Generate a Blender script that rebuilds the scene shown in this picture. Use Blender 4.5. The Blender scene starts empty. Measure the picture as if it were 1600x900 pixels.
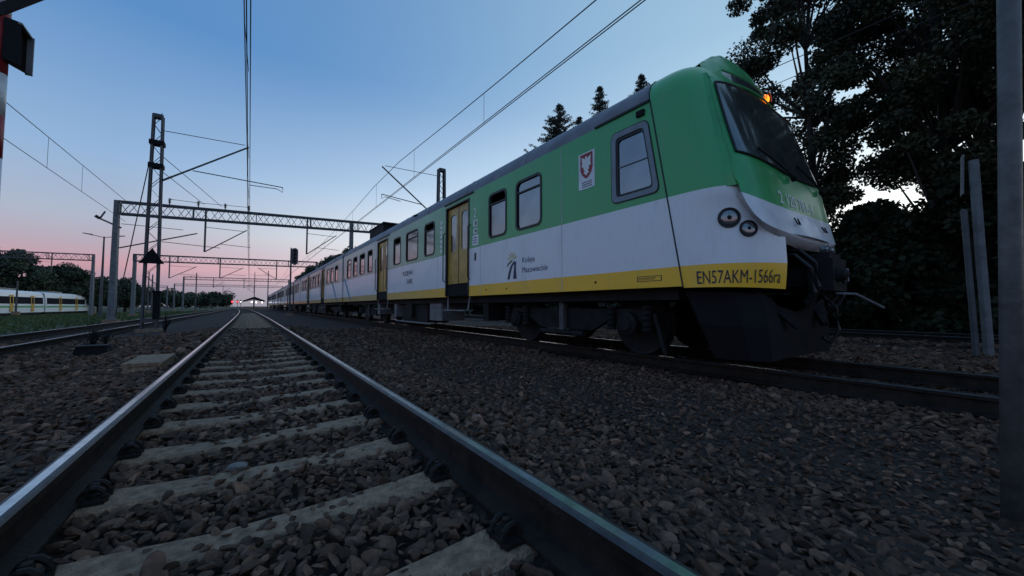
import bpy, math, random
import numpy as np
from mathutils import Vector, Matrix
random.seed(7); RNG = np.random.default_rng(11)
sc = bpy.context.scene
COL = sc.collection
R = math.radians
# ------------------------------------------------------------------ camera
cam_d = bpy.data.cameras.new('camera'); cam = bpy.data.objects.new('camera', cam_d); COL.objects.link(cam)
cam_d.sensor_width = 36; cam_d.lens = 13.31; cam_d.clip_start = .02; cam_d.clip_end = 3000
cam.location = (0, 0, .6405); cam.rotation_euler = (R(92.735), 0, R(-34.74))
sc.camera = cam
# ------------------------------------------------------------------ sky
SUN_AZ, SUN_EL = 78, 1.5
w = bpy.data.worlds.new('World'); sc.world = w; w.use_nodes = True
nt = w.node_tree; N = nt.nodes; L = nt.links; bg = N['Background']
tc = N.new('ShaderNodeTexCoord'); nrm = N.new('ShaderNodeVectorMath'); nrm.operation = 'NORMALIZE'
L.new(tc.outputs['Generated'], nrm.inputs[0])
sep = N.new('ShaderNodeSeparateXYZ'); L.new(nrm.outputs[0], sep.inputs[0])
def ramp_node(stops):
    r = N.new('ShaderNodeValToRGB'); e = r.color_ramp.elements
    while len(e) < len(stops): e.new(.5)
    for i, (p, c) in enumerate(stops): e[i].position = p; e[i].color = (*c, 1)
    L.new(sep.outputs['Z'], r.inputs[0]); return r
away = ramp_node([(0, (.24, .23, .30)), (.035, (.31, .26, .34)), (.075, (.57, .33, .39)), (.115, (.47, .40, .48)), (.16, (.42, .47, .58)), (.27, (.29, .45, .68)), (.5, (.107, .270, .56)), (1, (.125, .25, .46))])
near = ramp_node([(0, (1, .93, .86)), (.08, (1, .97, .93)), (.2, (.86, .93, .98)), (.36, (.56, .74, .90)), (.55, (.36, .56, .74)), (1, (.22, .38, .56))])
dv = N.new('ShaderNodeCombineXYZ'); L.new(sep.outputs['X'], dv.inputs[0]); L.new(sep.outputs['Y'], dv.inputs[1])
dn = N.new('ShaderNodeVectorMath'); dn.operation = 'NORMALIZE'; L.new(dv.outputs[0], dn.inputs[0])
dt = N.new('ShaderNodeVectorMath'); dt.operation = 'DOT_PRODUCT'; L.new(dn.outputs[0], dt.inputs[0]); dt.inputs[1].default_value = (math.sin(R(SUN_AZ)), math.cos(R(SUN_AZ)), 0)
cl = N.new('ShaderNodeClamp'); L.new(dt.outputs['Value'], cl.inputs[0])
pw = N.new('ShaderNodeMath'); pw.operation = 'POWER'; L.new(cl.outputs[0], pw.inputs[0]); pw.inputs[1].default_value = 2.2
mx = N.new('ShaderNodeMix'); mx.data_type = 'RGBA'; L.new(pw.outputs[0], mx.inputs[0]); L.new(away.outputs[0], mx.inputs[6]); L.new(near.outputs[0], mx.inputs[7])
band = ramp_node([(0, (.22, .20, .20)), (.07, (.34, .29, .28)), (.15, (.45, .44, .36)), (.30, (.14, .14, .11)), (.46, (0, 0, 0))])
pb = N.new('ShaderNodeMath'); pb.operation = 'POWER'; L.new(cl.outputs[0], pb.inputs[0]); pb.inputs[1].default_value = .8
gl_ = N.new('ShaderNodeMix'); gl_.data_type = 'RGBA'; gl_.blend_type = 'ADD'; L.new(pb.outputs[0], gl_.inputs[0]); L.new(mx.outputs[2], gl_.inputs[6]); L.new(band.outputs[0], gl_.inputs[7])
up10 = N.new('ShaderNodeVectorMath'); up10.operation = 'SCALE'; L.new(gl_.outputs[2], up10.inputs[0]); up10.inputs['Scale'].default_value = 11
sky = N.new('ShaderNodeTexSky'); sky.sky_type = 'NISHITA'; sky.sun_disc = False
sky.sun_elevation = R(SUN_EL); sky.sun_rotation = R(SUN_AZ); sky.ozone_density = 4
m2 = N.new('ShaderNodeMix'); m2.data_type = 'RGBA'; m2.inputs[0].default_value = .08; L.new(up10.outputs[0], m2.inputs[6]); L.new(sky.outputs[0], m2.inputs[7])
L.new(m2.outputs[2], bg.inputs[0]); bg.inputs[1].default_value = .1
# ------------------------------------------------------------------ sun (already at the horizon behind the trees)
sd = bpy.data.lights.new('sun', 'SUN'); sd.energy = .25; sd.angle = R(6); sd.color = (1, .78, .6)
so = bpy.data.objects.new('sun', sd); COL.objects.link(so); so.location = (60, 13, 20)
sdir = Vector((math.sin(R(SUN_AZ)) * math.cos(R(SUN_EL)), math.cos(R(SUN_AZ)) * math.cos(R(SUN_EL)), math.sin(R(SUN_EL))))
so.rotation_euler = sdir.to_track_quat('Z', 'Y').to_euler()
sc.view_settings.view_transform = 'Standard'; sc.view_settings.look = 'None'; sc.view_settings.exposure = 0; sc.view_settings.gamma = 1
sc.view_settings.use_curve_mapping = False
sc.cycles.max_bounces = 6

# ------------------------------------------------------------------ helpers
class MB:
    def __init__(s): s.v = []; s.f = []; s.m = []
    def add(s, vs, fs, mi=0):
        o = len(s.v); s.v += [tuple(p) for p in vs]; s.f += [tuple(i + o for i in f) for f in fs]; s.m += [mi] * len(fs); return s
    def box(s, x0, x1, y0, y1, z0, z1, mi=0):
        return s.add([(x0, y0, z0), (x1, y0, z0), (x1, y1, z0), (x0, y1, z0), (x0, y0, z1), (x1, y0, z1), (x1, y1, z1), (x0, y1, z1)],
                     [(3, 2, 1, 0), (4, 5, 6, 7), (0, 1, 5, 4), (1, 2, 6, 5), (2, 3, 7, 6), (3, 0, 4, 7)], mi)
    def bar(s, p, q, a, b=None, mi=0):
        b = b or a; p = Vector(p); q = Vector(q); d = (q - p).normalized()
        u = d.cross(Vector((0, 0, 1))) if abs(d.z) < .95 else d.cross(Vector((0, 1, 0)))
        u.normalize(); v = u.cross(d).normalized(); u = u * a / 2; v = v * b / 2
        return s.add([p - u - v, p + u - v, p + u + v, p - u + v, q - u - v, q + u - v, q + u + v, q - u + v],
                     [(3, 2, 1, 0), (4, 5, 6, 7), (0, 1, 5, 4), (1, 2, 6, 5), (2, 3, 7, 6), (3, 0, 4, 7)], mi)
    def tube(s, pts, r, n=6, mi=0, cap=True):
        pts = [Vector(p) for p in pts]; rs = r if isinstance(r, (list, tuple)) else [r] * len(pts); vs = []; fs = []
        for i, p in enumerate(pts):
            d = (pts[min(i + 1, len(pts) - 1)] - pts[max(i - 1, 0)]).normalized()
            u = d.cross(Vector((0, 0, 1))) if abs(d.z) < .95 else d.cross(Vector((0, 1, 0)))
            u.normalize(); v = u.cross(d).normalized()
            vs += [p + (u * math.cos(2 * math.pi * k / n) + v * math.sin(2 * math.pi * k / n)) * rs[i] for k in range(n)]
        for i in range(len(pts) - 1):
            for k in range(n): fs.append((i * n + k, i * n + (k + 1) % n, (i + 1) * n + (k + 1) % n, (i + 1) * n + k))
        if cap: fs.append(tuple(range(n - 1, -1, -1))); fs.append(tuple(range((len(pts) - 1) * n, len(pts) * n)))
        return s.add(vs, fs, mi)
    def disc(s, c, nrm, prof, n=20, mi=0):
        """lathe of (radius, offset along nrm) rows about axis nrm through c; closed at both ends"""
        c = Vector(c); d = Vector(nrm).normalized(); u = d.cross(Vector((0, 0, 1)))
        if u.length < .1: u = d.cross(Vector((0, 1, 0)))
        u.normalize(); v = u.cross(d).normalized(); vs = []; fs = []
        for r, o in prof: vs += [c + d * o + (u * math.cos(2 * math.pi * k / n) + v * math.sin(2 * math.pi * k / n)) * r for k in range(n)]
        for i in range(len(prof) - 1):
            for k in range(n): fs.append((i * n + k, i * n + (k + 1) % n, (i + 1) * n + (k + 1) % n, (i + 1) * n + k))
        fs.append(tuple(range(n - 1, -1, -1))); fs.append(tuple(range((len(prof) - 1) * n, len(prof) * n)))
        return s.add(vs, fs, mi)
    def grid(s, P, mi=0, skip=None, flip=False):
        """P[i][j] points"""
        ni, nj = len(P), len(P[0]); fs = []
        for i in range(ni - 1):
            for j in range(nj - 1):
                if skip and skip(i, j): continue
                q = (i * nj + j, i * nj + j + 1, (i + 1) * nj + j + 1, (i + 1) * nj + j)
                fs.append(q[::-1] if flip else q)
        return s.add([p for r in P for p in r], fs, mi)
    def mesh(s, name, mats, org=(0, 0, 0), smooth=False):
        me = bpy.data.meshes.new(name)
        me.from_pydata([(x - org[0], y - org[1], z - org[2]) for x, y, z in s.v], [], s.f)
        for m in (mats if isinstance(mats, (list, tuple)) else [mats]): me.materials.append(m)
        if any(s.m): me.polygons.foreach_set('material_index', s.m)
        if smooth: me.polygons.foreach_set('use_smooth', [True] * len(me.polygons))
        me.update(); return me
    def build(s, name, mats, parent=None, smooth=False):
        org = ORG.get(parent.name, (0, 0, 0)) if parent else (0, 0, 0)
        return link(name, s.mesh(name, mats, org, smooth), parent, org=org)
ORG = {}
def link(name, me, parent=None, loc=None, rot=None, org=None):
    """an object; loc is a world position (parts are unrotated relative to their thing)"""
    o = bpy.data.objects.new(name, me); COL.objects.link(o)
    if parent: o.parent = parent
    po = ORG.get(parent.name, (0, 0, 0)) if parent else (0, 0, 0)
    if loc is not None:
        o.location = Vector(loc) - Vector(po); ORG[o.name] = tuple(loc)
    else: ORG[o.name] = po if parent else (0, 0, 0)
    if rot: o.rotation_euler = rot
    return o
def tag(o, label=None, cat=None, group=None, kind=None):
    if label: o['label'] = label
    if cat: o['category'] = cat
    if group: o['group'] = group
    if kind: o['kind'] = kind
    return o
def thing(name, loc, label, cat, group=None):
    o = bpy.data.objects.new(name, None); COL.objects.link(o); o.location = loc; o.empty_display_size = .2; ORG[o.name] = tuple(loc)
    return tag(o, label, cat, group)

def M(name, col, rough=.6, metal=0, nz=None, bump=None, coat=0, emit=None, spec=.5, tone=False):
    m = bpy.data.materials.new(name); m.use_nodes = True; t = m.node_tree; b = t.nodes['Principled BSDF']
    b.inputs['Base Color'].default_value = (*col, 1); b.inputs['Roughness'].default_value = rough; b.inputs['Metallic'].default_value = metal
    b.inputs['Coat Weight'].default_value = coat; b.inputs['Coat Roughness'].default_value = .12; b.inputs['Specular IOR Level'].default_value = spec
    if emit: b.inputs['Emission Color'].default_value = (*col, 1); b.inputs['Emission Strength'].default_value = emit
    src = None
    if nz:   # (scale, low, high): brightness varies between low and high
        c = t.nodes.new('ShaderNodeTexCoord'); n = t.nodes.new('ShaderNodeTexNoise'); n.inputs['Scale'].default_value = nz[0]; n.inputs['Detail'].default_value = 6
        n.inputs['Roughness'].default_value = .65
        t.links.new(c.outputs['Object'], n.inputs[0])
        mr = t.nodes.new('ShaderNodeMapRange'); mr.inputs[1].default_value = .32; mr.inputs[2].default_value = .68; mr.inputs[3].default_value = nz[1]; mr.inputs[4].default_value = nz[2]
        t.links.new(n.outputs[0], mr.inputs[0]); src = mr.outputs[0]
    if tone:
        a = t.nodes.new('ShaderNodeAttribute'); a.attribute_name = 'tone'
        if src:
            k = t.nodes.new('ShaderNodeMath'); k.operation = 'MULTIPLY'; t.links.new(src, k.inputs[0]); t.links.new(a.outputs['Fac'], k.inputs[1]); src = k.outputs[0]
        else: src = a.outputs['Fac']
    if src:
        v = t.nodes.new('ShaderNodeVectorMath'); v.operation = 'SCALE'; v.inputs[0].default_value = col; t.links.new(src, v.inputs['Scale']); t.links.new(v.outputs[0], b.inputs['Base Color'])
    if bump:
        c = t.nodes.new('ShaderNodeTexCoord'); n = t.nodes.new('ShaderNodeTexNoise'); n.inputs['Scale'].default_value = bump[0]; n.inputs['Detail'].default_value = 5
        t.links.new(c.outputs['Object'], n.inputs[0]); bp = t.nodes.new('ShaderNodeBump'); bp.inputs['Strength'].default_value = bump[1]; bp.inputs['Distance'].default_value = .02
        t.links.new(n.outputs[0], bp.inputs['Height']); t.links.new(bp.outputs[0], b.inputs['Normal'])
    return m

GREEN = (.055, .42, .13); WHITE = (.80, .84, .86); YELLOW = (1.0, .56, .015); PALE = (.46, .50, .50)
def livery(name, zg, zy, pale_from):
    """painted sheet metal: yellow sill, white lower side, green upper side (turning paler past pale_from metres)"""
    m = bpy.data.materials.new(name); m.use_nodes = True; t = m.node_tree; n = t.nodes; l = t.links; b = n['Principled BSDF']
    c = n.new('ShaderNodeTexCoord'); s = n.new('ShaderNodeSeparateXYZ'); l.new(c.outputs['Object'], s.inputs[0])
    def gt(out, v):
        k = n.new('ShaderNodeMath'); k.operation = 'GREATER_THAN'; l.new(out, k.inputs[0]); k.inputs[1].default_value = v; return k.outputs[0]
    def mix(f, a, bb, fv=None):
        k = n.new('ShaderNodeMix'); k.data_type = 'RGBA'
        if f is not None: l.new(f, k.inputs[0])
        else: k.inputs[0].default_value = fv
        for i, x in ((6, a), (7, bb)):
            if isinstance(x, tuple): k.inputs[i].default_value = (*x, 1)
            else: l.new(x, k.inputs[i])
        return k.outputs[2]
    nz = n.new('ShaderNodeTexNoise'); nz.inputs['Scale'].default_value = 1.6; nz.inputs['Detail'].default_value = 7; nz.inputs['Roughness'].default_value = .7
    mp = n.new('ShaderNodeMapping'); mp.inputs['Scale'].default_value = (1, 2.2, .55); l.new(c.outputs['Object'], mp.inputs[0]); l.new(mp.outputs[0], nz.inputs[0])
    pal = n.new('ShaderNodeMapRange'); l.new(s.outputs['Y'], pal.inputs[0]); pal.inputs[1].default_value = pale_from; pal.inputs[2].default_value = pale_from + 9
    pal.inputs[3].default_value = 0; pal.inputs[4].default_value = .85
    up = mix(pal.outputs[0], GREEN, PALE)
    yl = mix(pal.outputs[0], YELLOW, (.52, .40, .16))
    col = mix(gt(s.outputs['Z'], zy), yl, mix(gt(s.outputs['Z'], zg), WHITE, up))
    dr = n.new('ShaderNodeMapRange'); l.new(nz.outputs[0], dr.inputs[0]); dr.inputs[1].default_value = .5; dr.inputs[2].default_value = .8; dr.inputs[3].default_value = 0; dr.inputs[4].default_value = .24
    col = mix(dr.outputs[0], col, (.30, .29, .28))
    nz2 = n.new('ShaderNodeTexNoise'); nz2.inputs['Scale'].default_value = 9; nz2.inputs['Detail'].default_value = 8; nz2.inputs['Roughness'].default_value = .75
    mp2 = n.new('ShaderNodeMapping'); mp2.inputs['Scale'].default_value = (1, 3.5, .35); l.new(c.outputs['Object'], mp2.inputs[0]); l.new(mp2.outputs[0], nz2.inputs[0])
    d2 = n.new('ShaderNodeMapRange'); l.new(nz2.outputs[0], d2.inputs[0]); d2.inputs[1].default_value = .52; d2.inputs[2].default_value = .78; d2.inputs[3].default_value = 0; d2.inputs[4].default_value = .22
    col = mix(d2.outputs[0], col, (.20, .18, .15))
    l.new(col, b.inputs['Base Color'])
    ro = n.new('ShaderNodeMapRange'); l.new(nz.outputs[0], ro.inputs[0]); ro.inputs[3].default_value = .22; ro.inputs[4].default_value = .6; l.new(ro.outputs[0], b.inputs['Roughness'])
    b.inputs['Coat Weight'].default_value = .35; b.inputs['Coat Roughness'].default_value = .12
    # hand-beaten panels: faint waviness
    nw = n.new('ShaderNodeTexNoise'); nw.inputs['Scale'].default_value = 1.9; nw.inputs['Detail'].default_value = 2; l.new(c.outputs['Object'], nw.inputs[0])
    bp = n.new('ShaderNodeBump'); bp.inputs['Strength'].default_value = .5; bp.inputs['Distance'].default_value = .02; l.new(nw.outputs[0], bp.inputs['Height']); l.new(bp.outputs[0], b.inputs['Normal'])
    l.new(bp.outputs[0], b.inputs['Coat Normal'])
    return m

TX, TZ = 5.74, -.09         # centre line and rail level of the train's track
m_steel = M('galvanised steel', (.20, .21, .22), .6, .2, nz=(3, .6, 1.25), bump=(40, .1))
m_mast = M('grey painted steel', (.085, .09, .095), .65, .1, nz=(2.5, .6, 1.3))
m_wire = M('copper wire', (.03, .03, .033), .6, .3)
m_conc = M('concrete', (.32, .21, .135), .9, nz=(22, .45, 1.3), bump=(90, .7))
m_postc = M('weathered post', (.17, .175, .18), .8, nz=(5, .6, 1.2))
m_rail = M('rusty rail side', (.022, .016, .013), .75, 0, nz=(8, .5, 1.6), bump=(60, .2), spec=.2)
m_railtop = M('polished rail head', (.62, .63, .64), .2, 1, nz=(14, .65, 1.1))
m_railedge = M('dull rail gauge corner', (.085, .085, .085), .5, .8, nz=(10, .6, 1.2))
m_clip = M('rail clip iron', (.016, .012, .010), .7, .3, nz=(20, .6, 1.4))
m_black = M('matt black', (.009, .009, .011), .8, spec=.2)
m_rubber = M('black rubber', (.010, .011, .012), .5)
m_under = M('underframe grime', (.013, .013, .014), .75, nz=(4, .5, 1.8), bump=(25, .3), spec=.25)
m_glass = M('coated window glass', (.25, .255, .28), .10, 1, nz=(1.2, .85, 1.1))
m_wsglass = M('windscreen glass', (.045, .057, .055), .10, 0, coat=1, spec=.9, nz=(3, .7, 1.6))
m_roof = M('grey roof paint', (.185, .195, .225), .6, nz=(2.2, .7, 1.15), coat=.05)
m_green = M('green paint', (.050, .40, .12), .3, nz=(2.2, .75, 1.12), coat=.25)
m_white = M('white paint', WHITE, .35, nz=(2.4, .75, 1.06), coat=.2)
m_lip = M('lip shade and seam grey', (.56, .57, .58), .4, nz=(3, .75, 1.08))  # white greyed to carry the lip underside's shade; also colours the panel seams
m_ochre = M('ochre door paint', (.52, .33, .055), .4, nz=(3, .65, 1.12), coat=.15)
m_frame = M('blue grey window frame', (.20, .25, .29), .45, nz=(4, .8, 1.15))
m_lens = M('lamp glass', (.25, .25, .26), .12, .7)
m_ink = M('dark lettering', (.02, .024, .04), .5)
m_blue = M('navy lettering', (.03, .045, .10), .5)
m_wink = M('white lettering', (.82, .84, .82), .5)
m_red = M('red paint', (.32, .025, .03), .5, nz=(6, .7, 1.2))
m_logoy = M('logo yellow', (.70, .52, .03), .5); m_logog = M('logo green', (.06, .16, .05), .5)
m_amber = M('amber lamp', (1, .15, .008), .4, emit=5)
m_redlamp = M('red signal lamp', (1, .04, .05), .4, emit=6); m_whitelamp = M('station lamp', (1, .95, .9), .4, emit=8)
m_bark = M('bark', (.035, .03, .026), .9, nz=(9, .6, 1.4))
m_leaf = M('broad leaves', (.042, .050, .022), .65, tone=True)
m_needle = M('spruce needles', (.03, .045, .028), .7, tone=True)
m_leaf2 = M('far leaves', (.034, .055, .03), .7, tone=True)
m_stone = M('ballast stone', (.102, .056, .036), .85, nz=(25, .55, 1.35), tone=True, spec=.3)
m_pebble = M('pale stone', (.20, .19, .175), .85, nz=(20, .7, 1.2), bump=(30, .4))
m_bushleaf = M('bush leaves', (.022, .027, .013), .7, tone=True, spec=.2)  # leaf colour darkened: the bushes' lack of light is put into it
m_grass = M('grass', (.075, .11, .035), .8, tone=True)
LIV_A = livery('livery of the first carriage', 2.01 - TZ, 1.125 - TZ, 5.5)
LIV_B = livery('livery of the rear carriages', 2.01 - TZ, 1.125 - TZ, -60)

# ------------------------------------------------------------------ ground
def cx_near(Y): return .128 - (.3 * ((Y - 15) / 40) ** 2 if Y > 15 else 0)
TRACKS = [(.128, 0), (TX, TZ), (-4.65, -.15), (13.4, -.02)]
def ground_z(x, y):
    z = np.full_like(x, -.285)
    ax = np.abs(x - .13); z = np.where(ax < 1.9, np.where(ax < .75, -.245, -.168 - .115 * np.clip((ax - 1.15) / .75, 0, 1)), z)
    z = np.where(np.abs(x - TX) < 1.5, -.29, z)
    z = np.where((x < -2.2) & (x > -6.5), -.35, z)
    z = np.where(x < -6.5, -.38 - np.clip((-x - 6.5) / 20, 0, 1) * .45, z)
    z = np.where(np.abs(x - 13.4) < 1.6, -.2, z)
    return z + .018 * np.sin(x * 2.1 + y * .7) * np.sin(y * 1.3 - x * .4)
xs = np.unique(np.round(np.concatenate([np.arange(-9, 15, .16), -9 - np.geomspace(.3, 900, 26), 15 + np.geomspace(.3, 900, 26)]), 3))
ys = np.unique(np.round(np.concatenate([np.arange(-5, 22, .2), 22 + np.geomspace(.4, 1400, 34), -5 - np.geomspace(.4, 400, 16)]), 3))
GX, GY = np.meshgrid(xs, ys); GZ = ground_z(GX, GY) + RNG.normal(0, .006, GX.shape) * (np.hypot(GX, GY) < 25)
mb = MB(); nx = len(xs)
mb.v = list(zip(GX.ravel().tolist(), GY.ravel().tolist(), GZ.ravel().tolist()))
mb.f = [(j * nx + i, j * nx + i + 1, (j + 1) * nx + i + 1, (j + 1) * nx + i) for j in range(len(ys) - 1) for i in range(nx - 1)]; mb.m = [0] * len(mb.f)
mg = bpy.data.materials.new('ballast ground'); mg.use_nodes = True; t = mg.node_tree; n = t.nodes; l = t.links; b = n['Principled BSDF']; b.inputs['Roughness'].default_value = .95
c = n.new('ShaderNodeTexCoord'); vo = n.new('ShaderNodeTexVoronoi'); vo.inputs['Scale'].default_value = 17; l.new(c.outputs['Object'], vo.inputs[0])
nz = n.new('ShaderNodeTexNoise'); nz.inputs['Scale'].default_value = .5; nz.inputs['Detail'].default_value = 8; l.new(c.outputs['Object'], nz.inputs[0])
sx = n.new('ShaderNodeSeparateXYZ'); l.new(c.outputs['Object'], sx.inputs[0])
mr = n.new('ShaderNodeMapRange'); l.new(vo.outputs['Color'], mr.inputs[0]); mr.inputs[3].default_value = .45; mr.inputs[4].default_value = 1.5
v1 = n.new('ShaderNodeVectorMath'); v1.operation = 'SCALE'; v1.inputs[0].default_value = (.040, .024, .017); l.new(mr.outputs[0], v1.inputs['Scale'])
gm = n.new('ShaderNodeMath'); gm.operation = 'MULTIPLY_ADD'; l.new(nz.outputs[0], gm.inputs[0]); gm.inputs[1].default_value = 5; l.new(sx.outputs['X'], gm.inputs[2])
gk = n.new('ShaderNodeMapRange'); l.new(gm.outputs[0], gk.inputs[0]); gk.inputs[1].default_value = -3.8; gk.inputs[2].default_value = -5.6; gk.inputs[3].default_value = 0; gk.inputs[4].default_value = 1
gx = n.new('ShaderNodeMix'); gx.data_type = 'RGBA'; l.new(gk.outputs[0], gx.inputs[0]); l.new(v1.outputs[0], gx.inputs[6]); gx.inputs[7].default_value = (.055, .068, .030, 1)
l.new(gx.outputs[2], b.inputs['Base Color'])
bp = n.new('ShaderNodeBump'); bp.inputs['Strength'].default_value = 1; bp.inputs['Distance'].default_value = .05; l.new(vo.outputs['Distance'], bp.inputs['Height']); bp.invert = True; l.new(bp.outputs[0], b.inputs['Normal'])
tag(mb.build('ground', mg), kind='structure')

# ------------------------------------------------------------------ tracks
RAILP = [(-.075, -.172), (-.075, -.160), (-.012, -.140), (-.010, -.052), (-.036, -.040), (-.037, -.010), (-.029, -.002), (-.017, 0), (.015, 0), (.029, -.002), (.037, -.010), (.036, -.040), (.010, -.052), (.012, -.140), (.075, -.160), (.075, -.172)]
def rail(parent, xf, yy, z):
    n = len(RAILP); mb = MB(); vs = []; fs = []; ms = []
    for Y in yy: vs += [(xf(Y) + a, Y, z + b) for a, b in RAILP]
    for i in range(len(yy) - 1):
        for k in range(n - 1):
            mb.f.append((i * n + k, (i + 1) * n + k, (i + 1) * n + k + 1, i * n + k + 1)); mb.m.append(1 if k == 7 else 2 if k in (6, 8, 5, 9) else 0)
    mb.v = vs; mb.f.append(tuple(range(n))); mb.m.append(0); mb.f.append(tuple(range(len(vs) - 1, len(vs) - n - 1, -1))); mb.m.append(0)
    return mb.build('rail', [m_rail, m_railtop, m_railedge], parent)
def sleeper_mesh(seed):
    rg = random.Random(seed); st = [(-1.25, .0, .10), (-1.05, .0, .11), (-.75, .0, .112), (-.48, -.010, .098), (-.2, -.018, .082), (.2, -.018, .082), (.48, -.010, .098), (.75, .0, .112), (1.05, .0, .11), (1.25, .0, .10)]
    mb = MB(); P = []
    for x, dz, hw in st:
        dz += rg.uniform(-.004, .004); hw *= rg.uniform(.95, 1.05); z = -.178 + dz - .02 * (abs(x) > .9)
        P.append([(x, -hw - .03, z - .17), (x, -hw, z - .012), (x, -hw + .014, z), (x, hw - .014, z), (x, hw, z - .012), (x, hw + .03, z - .17)])
    mb.grid(P, flip=True); mb.f.append((0, 1, 2, 3, 4, 5)); mb.m.append(0); k = len(mb.v); mb.f.append(tuple(range(k - 1, k - 7, -1))); mb.m.append(0)
    return mb.mesh('sleeper', m_conc)
SLEEPER = [sleeper_mesh(i) for i in range(4)]
mb = MB()   # spring clip: two coils, a bolt and its shoulder, on the gauge side of a rail
for yo in (-.045, .045):
    mb.tube([(.035 + .045 * math.cos(a), yo, -.012 + .062 * math.sin(a)) for a in [R(k) for k in range(-20, 221, 30)]], .014, 6)
mb.disc((.03, 0, -.03), (0, 0, 1), [(.03, 0), (.03, .035), (.02, .04), (.02, .085), (.012, .09)], 8)
mb.box(-.04, .085, -.085, .085, -.03, -.012)
CLIP = mb.mesh('rail_clip', m_clip, smooth=False)
def track(label, cx, z, y0, y1, sl, clips, cxf=None):
    cxf = cxf or (lambda Y: cx)
    tr = thing('railway_track', (cx, 0, z - .2), label, 'track'); tr['kind'] = 'structure'; sink = 0 if clips > 0 else .05
    yy = [y0 + (y1 - y0) * i / 60 for i in range(61)] if cxf(50) != cx else [y0, y1]
    for s in (-.75, .75): rail(tr, lambda Y, s=s: cxf(Y) + s, yy, z)
    for i, Y in enumerate(sl):
        s = link('sleeper', SLEEPER[i % 4], tr, (cxf(Y), Y, z - sink), (0, 0, random.uniform(-.012, .012)))
        if Y < clips:
            for sd in (-.75, .75):
                for k, rz in ((-1, math.pi), (1, 0)):
                    c = link('rail_clip', CLIP, s); c.location = (sd + k * .080, 0, -.156); c.rotation_euler = (0, 0, rz); c.scale = (.82, .78, .78)
    return tr
track('straight track in front of the camera with shiny rails and concrete sleepers', .128, 0, -3, 150, [1.149 + .6 * i for i in range(-4, 90)], 9, cx_near)
track('track under the green and white train', TX, TZ, -30, 140, [-2.6 + .6 * i for i in range(0, 22)], -9)
track('dark track running left of the lattice mast', -4.65, -.15, -3, 160, [9 + .6 * i for i in range(0, 30)], -9)
track('track beyond the train, in front of the dark bushes', 13.4, -.02, -20, 130, [-3 + .6 * i for i in range(0, 12)], -9)
track('far left track carrying the distant white train', -31, -.75, -20, 200, [], -9)

# ------------------------------------------------------------------ ballast stones
def ico(sub):
    p = (1 + 5 ** .5) / 2
    v = [(-1, p, 0), (1, p, 0), (-1, -p, 0), (1, -p, 0), (0, -1, p), (0, 1, p), (0, -1, -p), (0, 1, -p), (p, 0, -1), (p, 0, 1), (-p, 0, -1), (-p, 0, 1)]
    f = [(0, 11, 5), (0, 5, 1), (0, 1, 7), (0, 7, 10), (0, 10, 11), (1, 5, 9), (5, 11, 4), (11, 10, 2), (10, 7, 6), (7, 1, 8), (3, 9, 4), (3, 4, 2), (3, 2, 6), (3, 6, 8), (3, 8, 9), (4, 9, 5), (2, 4, 11), (6, 2, 10), (8, 6, 7), (9, 8, 1)]
    v = [np.array(a) / np.linalg.norm(a) for a in v]
    for _ in range(sub):
        c = {}; nf = []
        def mid(a, b):
            k = (min(a, b), max(a, b))
            if k not in c: q = v[a] + v[b]; v.append(q / np.linalg.norm(q)); c[k] = len(v) - 1
            return c[k]
        for a, b_, d in f: x, y, z = mid(a, b_), mid(b_, d), mid(d, a); nf += [(a, x, z), (b_, y, x), (d, z, y), (x, y, z)]
        f = nf
    return np.array(v), np.array(f)
def stone_shapes(sub, n):
    v, f = ico(sub); out = []
    for i in range(n):
        q = v.copy()
        for _ in range(13):      # chop with random planes: angular crushed rock
            d = RNG.normal(size=3); d /= np.linalg.norm(d); k = RNG.uniform(.36, .8); s = q @ d; q = q - np.outer(np.clip(s - k, 0, None), d)
        q *= RNG.uniform(.75, 1.15, 3) * np.array([1.5, 1.02, .62]); out.append(q)
    return out, f
def mesh_np(name, V, F, tone, mat, smooth=False):
    me = bpy.data.meshes.new(name); nf = len(F); k = F.shape[1]
    me.vertices.add(len(V)); me.vertices.foreach_set('co', V.astype(np.float32).ravel())
    me.loops.add(nf * k); me.loops.foreach_set('vertex_index', F.astype(np.int32).ravel())
    me.polygons.add(nf); me.polygons.foreach_set('loop_start', np.arange(0, nf * k, k, dtype=np.int32))
    if tone is not None:
        a = me.attributes.new('tone', 'FLOAT', 'POINT'); a.data.foreach_set('value', tone.astype(np.float32))
    me.polygons.foreach_set('use_smooth', np.full(nf, smooth, dtype=bool)); me.materials.append(mat); me.update(calc_edges=True); me.validate()
    return me
def rotmats(n, tilt):
    a = RNG.uniform(0, 2 * np.pi, n); ax = RNG.normal(0, tilt, n); ay = RNG.normal(0, tilt, n)
    ca, sa = np.cos(a), np.sin(a); cx_, sx_ = np.cos(ax), np.sin(ax); cy, sy = np.cos(ay), np.sin(ay); o = np.zeros(n); I = np.ones(n)
    Rz = np.stack([ca, -sa, o, sa, ca, o, o, o, I], 1).reshape(n, 3, 3); Rx = np.stack([I, o, o, o, cx_, -sx_, o, sx_, cx_], 1).reshape(n, 3, 3); Ry = np.stack([cy, o, sy, o, I, o, -sy, o, cy], 1).reshape(n, 3, 3)
    return Rz @ Rx @ Ry
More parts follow.
